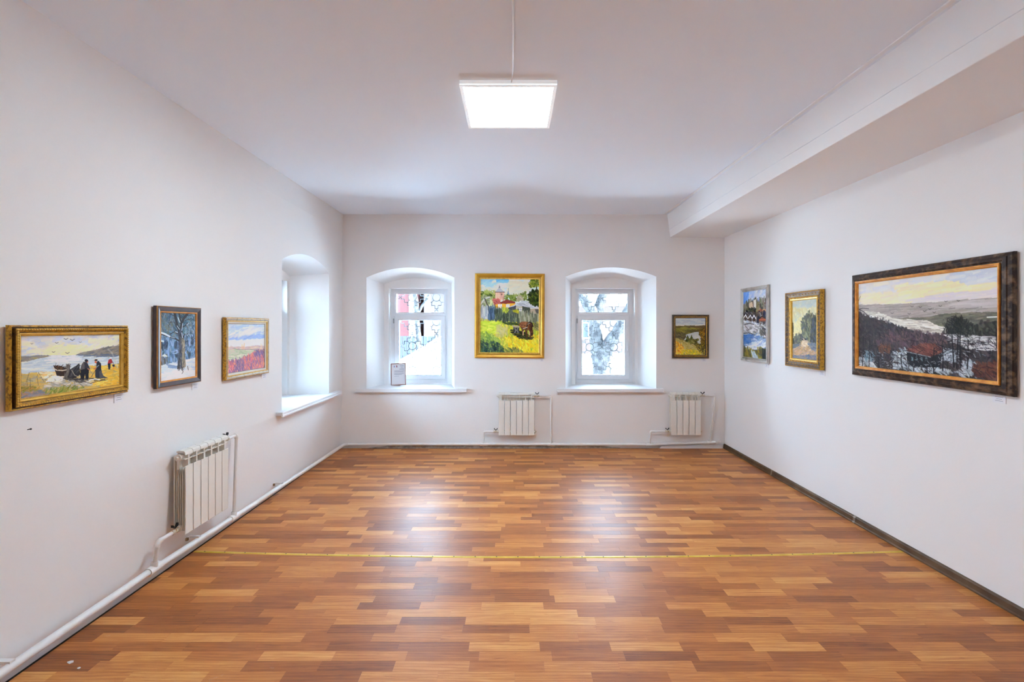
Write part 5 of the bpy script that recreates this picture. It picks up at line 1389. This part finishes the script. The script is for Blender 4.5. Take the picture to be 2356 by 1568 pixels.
def snow_bank(cx, cy, rx, ry, h, seed, label):
    m_ = MB(); N = 30; rng = random.Random(seed); ph = [rng.uniform(0, 6) for _ in range(4)]
    v = []
    for j in range(N + 1):
        for i in range(N + 1):
            u, w_ = -1 + 2 * i / N, -1 + 2 * j / N
            d = math.hypot(u, w_)
            z = h * max(0, 1 - d * d) ** 1.2 * (1 + 0.14 * math.sin(5 * u + ph[0]) + 0.10 * math.sin(7 * w_ + ph[1])) - 0.05
            v.append((cx + u * rx, cy + w_ * ry, 0.18 + z))
    m_.add(v, [(j * (N + 1) + i, j * (N + 1) + i + 1, (j + 1) * (N + 1) + i + 1, (j + 1) * (N + 1) + i) for j in range(N) for i in range(N)])
    return tag(m_.build('snow_bank', SNOW, smooth=True), label, 'snow bank')
snow_bank(-1.45, 10.3, 2.3, 1.7, 1.28, 1, 'tall heap of snow outside the window with the framed document')
snow_bank(3.8, 13.5, 3.0, 1.6, 0.45, 2, 'low bank of snow behind the forked tree')

def limb(name, pts, rads, parent, seed):
    rng = random.Random(seed); P, Rr = [], []
    for i in range(len(pts) - 1):
        a, b = Vector(pts[i]), Vector(pts[i + 1])
        for k in range(4):
            t = k / 4; q = a.lerp(b, t)
            P.append(q + Vector((rng.uniform(-1, 1), rng.uniform(-1, 1), 0)) * 0.012); Rr.append(rads[i] + (rads[i + 1] - rads[i]) * t)
    P.append(Vector(pts[-1])); Rr.append(rads[-1])
    return MB().tube(P, Rr, 14).build(name, BARK, parent, smooth=True)
TY = 9.6; tk = 1080 / TY
def tp(px_, py_, dy=0.0): return ((px_ - 1180) / tk, TY + dy, CAM_H + (752 - py_) / tk)
tree = empty('street_tree', (1.80, TY, 0.18), 0, 'forked bare tree with thick grey trunk outside the right window', 'tree')
tree.location = (0, 0, 0)
limb('trunk', [tp(1386, 935), tp(1386, 862), tp(1382, 815), tp(1376, 795)], [0.24, 0.185, 0.185, 0.17], tree, 1)
limb('branch', [tp(1379, 815), tp(1371, 780), tp(1368, 745), tp(1362, 715), tp(1345, 690), tp(1330, 665), tp(1316, 620)], [0.15, 0.135, 0.125, 0.115, 0.105, 0.095, 0.08], tree, 2)
limb('branch', [tp(1368, 760), tp(1376, 720, .1), tp(1386, 690, .15), tp(1395, 670, .2), tp(1403, 620, .3)], [0.11, 0.11, 0.10, 0.095, 0.08], tree, 3)
limb('branch', [tp(1388, 830), tp(1396, 795, -.1), tp(1412, 768, -.2), tp(1426, 742, -.25), tp(1438, 712, -.3), tp(1450, 680, -.4), tp(1470, 630, -.5)], [0.15, 0.14, 0.115, 0.11, 0.09, 0.08, 0.07], tree, 4)
TY = 15.0; tk = 1080 / TY
tree2 = empty('street_tree', (0, 0, 0), 0, 'slender bare tree behind the snow heap', 'tree')
limb('trunk', [tp(966, 830), tp(963, 780), tp(960, 735), tp(957, 690), tp(950, 650)], [0.09, 0.085, 0.08, 0.075, 0.06], tree2, 5)
limb('branch', [tp(961, 725), tp(970, 705), tp(982, 688), tp(990, 665), tp(996, 640)], [0.05, 0.045, 0.045, 0.035, 0.03], tree2, 6)
MBp = MB().tube([(-4.25 , 17.0, 0.2), (-4.25, 17.0, 4.5)], 0.05, 10)
tag(MBp.build('lamp_post', WHITEPAINT, smooth=True), 'white post standing before the red house', 'post')
fen = empty('board_fence', (-6.2, 17.5, 0.25), 0, 'grey-blue board fence left of the snow heap', 'fence')
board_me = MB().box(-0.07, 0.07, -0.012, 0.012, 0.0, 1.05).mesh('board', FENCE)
for i in range(22):
    o = bpy.data.objects.new('board', board_me); COL.objects.link(o); o.parent = fen; o.location = (i * 0.155, 0, 0)
for z in (0.2, 0.8):
    MB().box(-0.1, 3.4, 0.012, 0.05, z, z + 0.07).build('rail', FENCE, fen)

def house(x0, x1, y, z0, zt, depth, wall_m, label, wins, pil=()):
    h = empty('house', ((x0 + x1) / 2, y, z0), 0, label, 'house')
    cx = (x0 + x1) / 2; hx = (x1 - x0) / 2
    MB().box(-hx, hx, 0, depth, 0, zt - z0).build('house_wall', wall_m, h)
    MB().box(-hx - 0.03, hx + 0.03, -0.06, 0.0, 0, 0.55).build('plinth', PLINTH, h)
    MB().box(-hx - 0.08, hx + 0.08, -0.22, 0.05, zt - z0 - 0.05, zt - z0 + 0.16).build('cornice', WHITEPAINT, h)
    r = MB(); e = 0.1
    r.add([(-hx - e, -0.35, zt - z0 + 0.1), (hx + e, -0.35, zt - z0 + 0.1), (hx + e, depth + 0.3, zt - z0 + 0.1), (-hx - e, depth + 0.3, zt - z0 + 0.1),
           (-hx - e, depth / 2, zt - z0 + 1.7), (hx + e, depth / 2, zt - z0 + 1.7)], [(0, 1, 5, 4), (2, 3, 4, 5), (0, 4, 3), (1, 2, 5), (3, 2, 1, 0)])
    r.build('snowy_roof', SNOW, h)
    for (u, w_, a, b) in wins:
        wf = MB().frame(w_ + 0.16, b - a + 0.16, [(0, 0), (0, 0.06), (0.09, 0.05), (0.09, 0)])
        wf.v = [(p + u - cx, q, s + (a + b) / 2 - z0) for p, q, s in wf.v]
        o = wf.build('window', WHITEPAINT, h)
        MB().box(u - cx - w_ / 2, u - cx + w_ / 2, -0.012, 0.0, a - z0, b - z0).build('pane', FARGLASS, o)
        mb = MB().box(u - cx - 0.025, u - cx + 0.025, -0.035, -0.005, a - z0, b - z0); mb.box(u - cx - w_ / 2, u - cx + w_ / 2, -0.035, -0.005, a - z0 + (b - a) * 0.66, a - z0 + (b - a) * 0.66 + 0.05)
        mb.build('glazing_bar', WHITEPAINT, o)
    for u in pil:
        MB().box(u - cx - 0.14, u - cx + 0.14, -0.10, 0, 0, zt - z0).build('pilaster', WHITEPAINT, h)
    return h
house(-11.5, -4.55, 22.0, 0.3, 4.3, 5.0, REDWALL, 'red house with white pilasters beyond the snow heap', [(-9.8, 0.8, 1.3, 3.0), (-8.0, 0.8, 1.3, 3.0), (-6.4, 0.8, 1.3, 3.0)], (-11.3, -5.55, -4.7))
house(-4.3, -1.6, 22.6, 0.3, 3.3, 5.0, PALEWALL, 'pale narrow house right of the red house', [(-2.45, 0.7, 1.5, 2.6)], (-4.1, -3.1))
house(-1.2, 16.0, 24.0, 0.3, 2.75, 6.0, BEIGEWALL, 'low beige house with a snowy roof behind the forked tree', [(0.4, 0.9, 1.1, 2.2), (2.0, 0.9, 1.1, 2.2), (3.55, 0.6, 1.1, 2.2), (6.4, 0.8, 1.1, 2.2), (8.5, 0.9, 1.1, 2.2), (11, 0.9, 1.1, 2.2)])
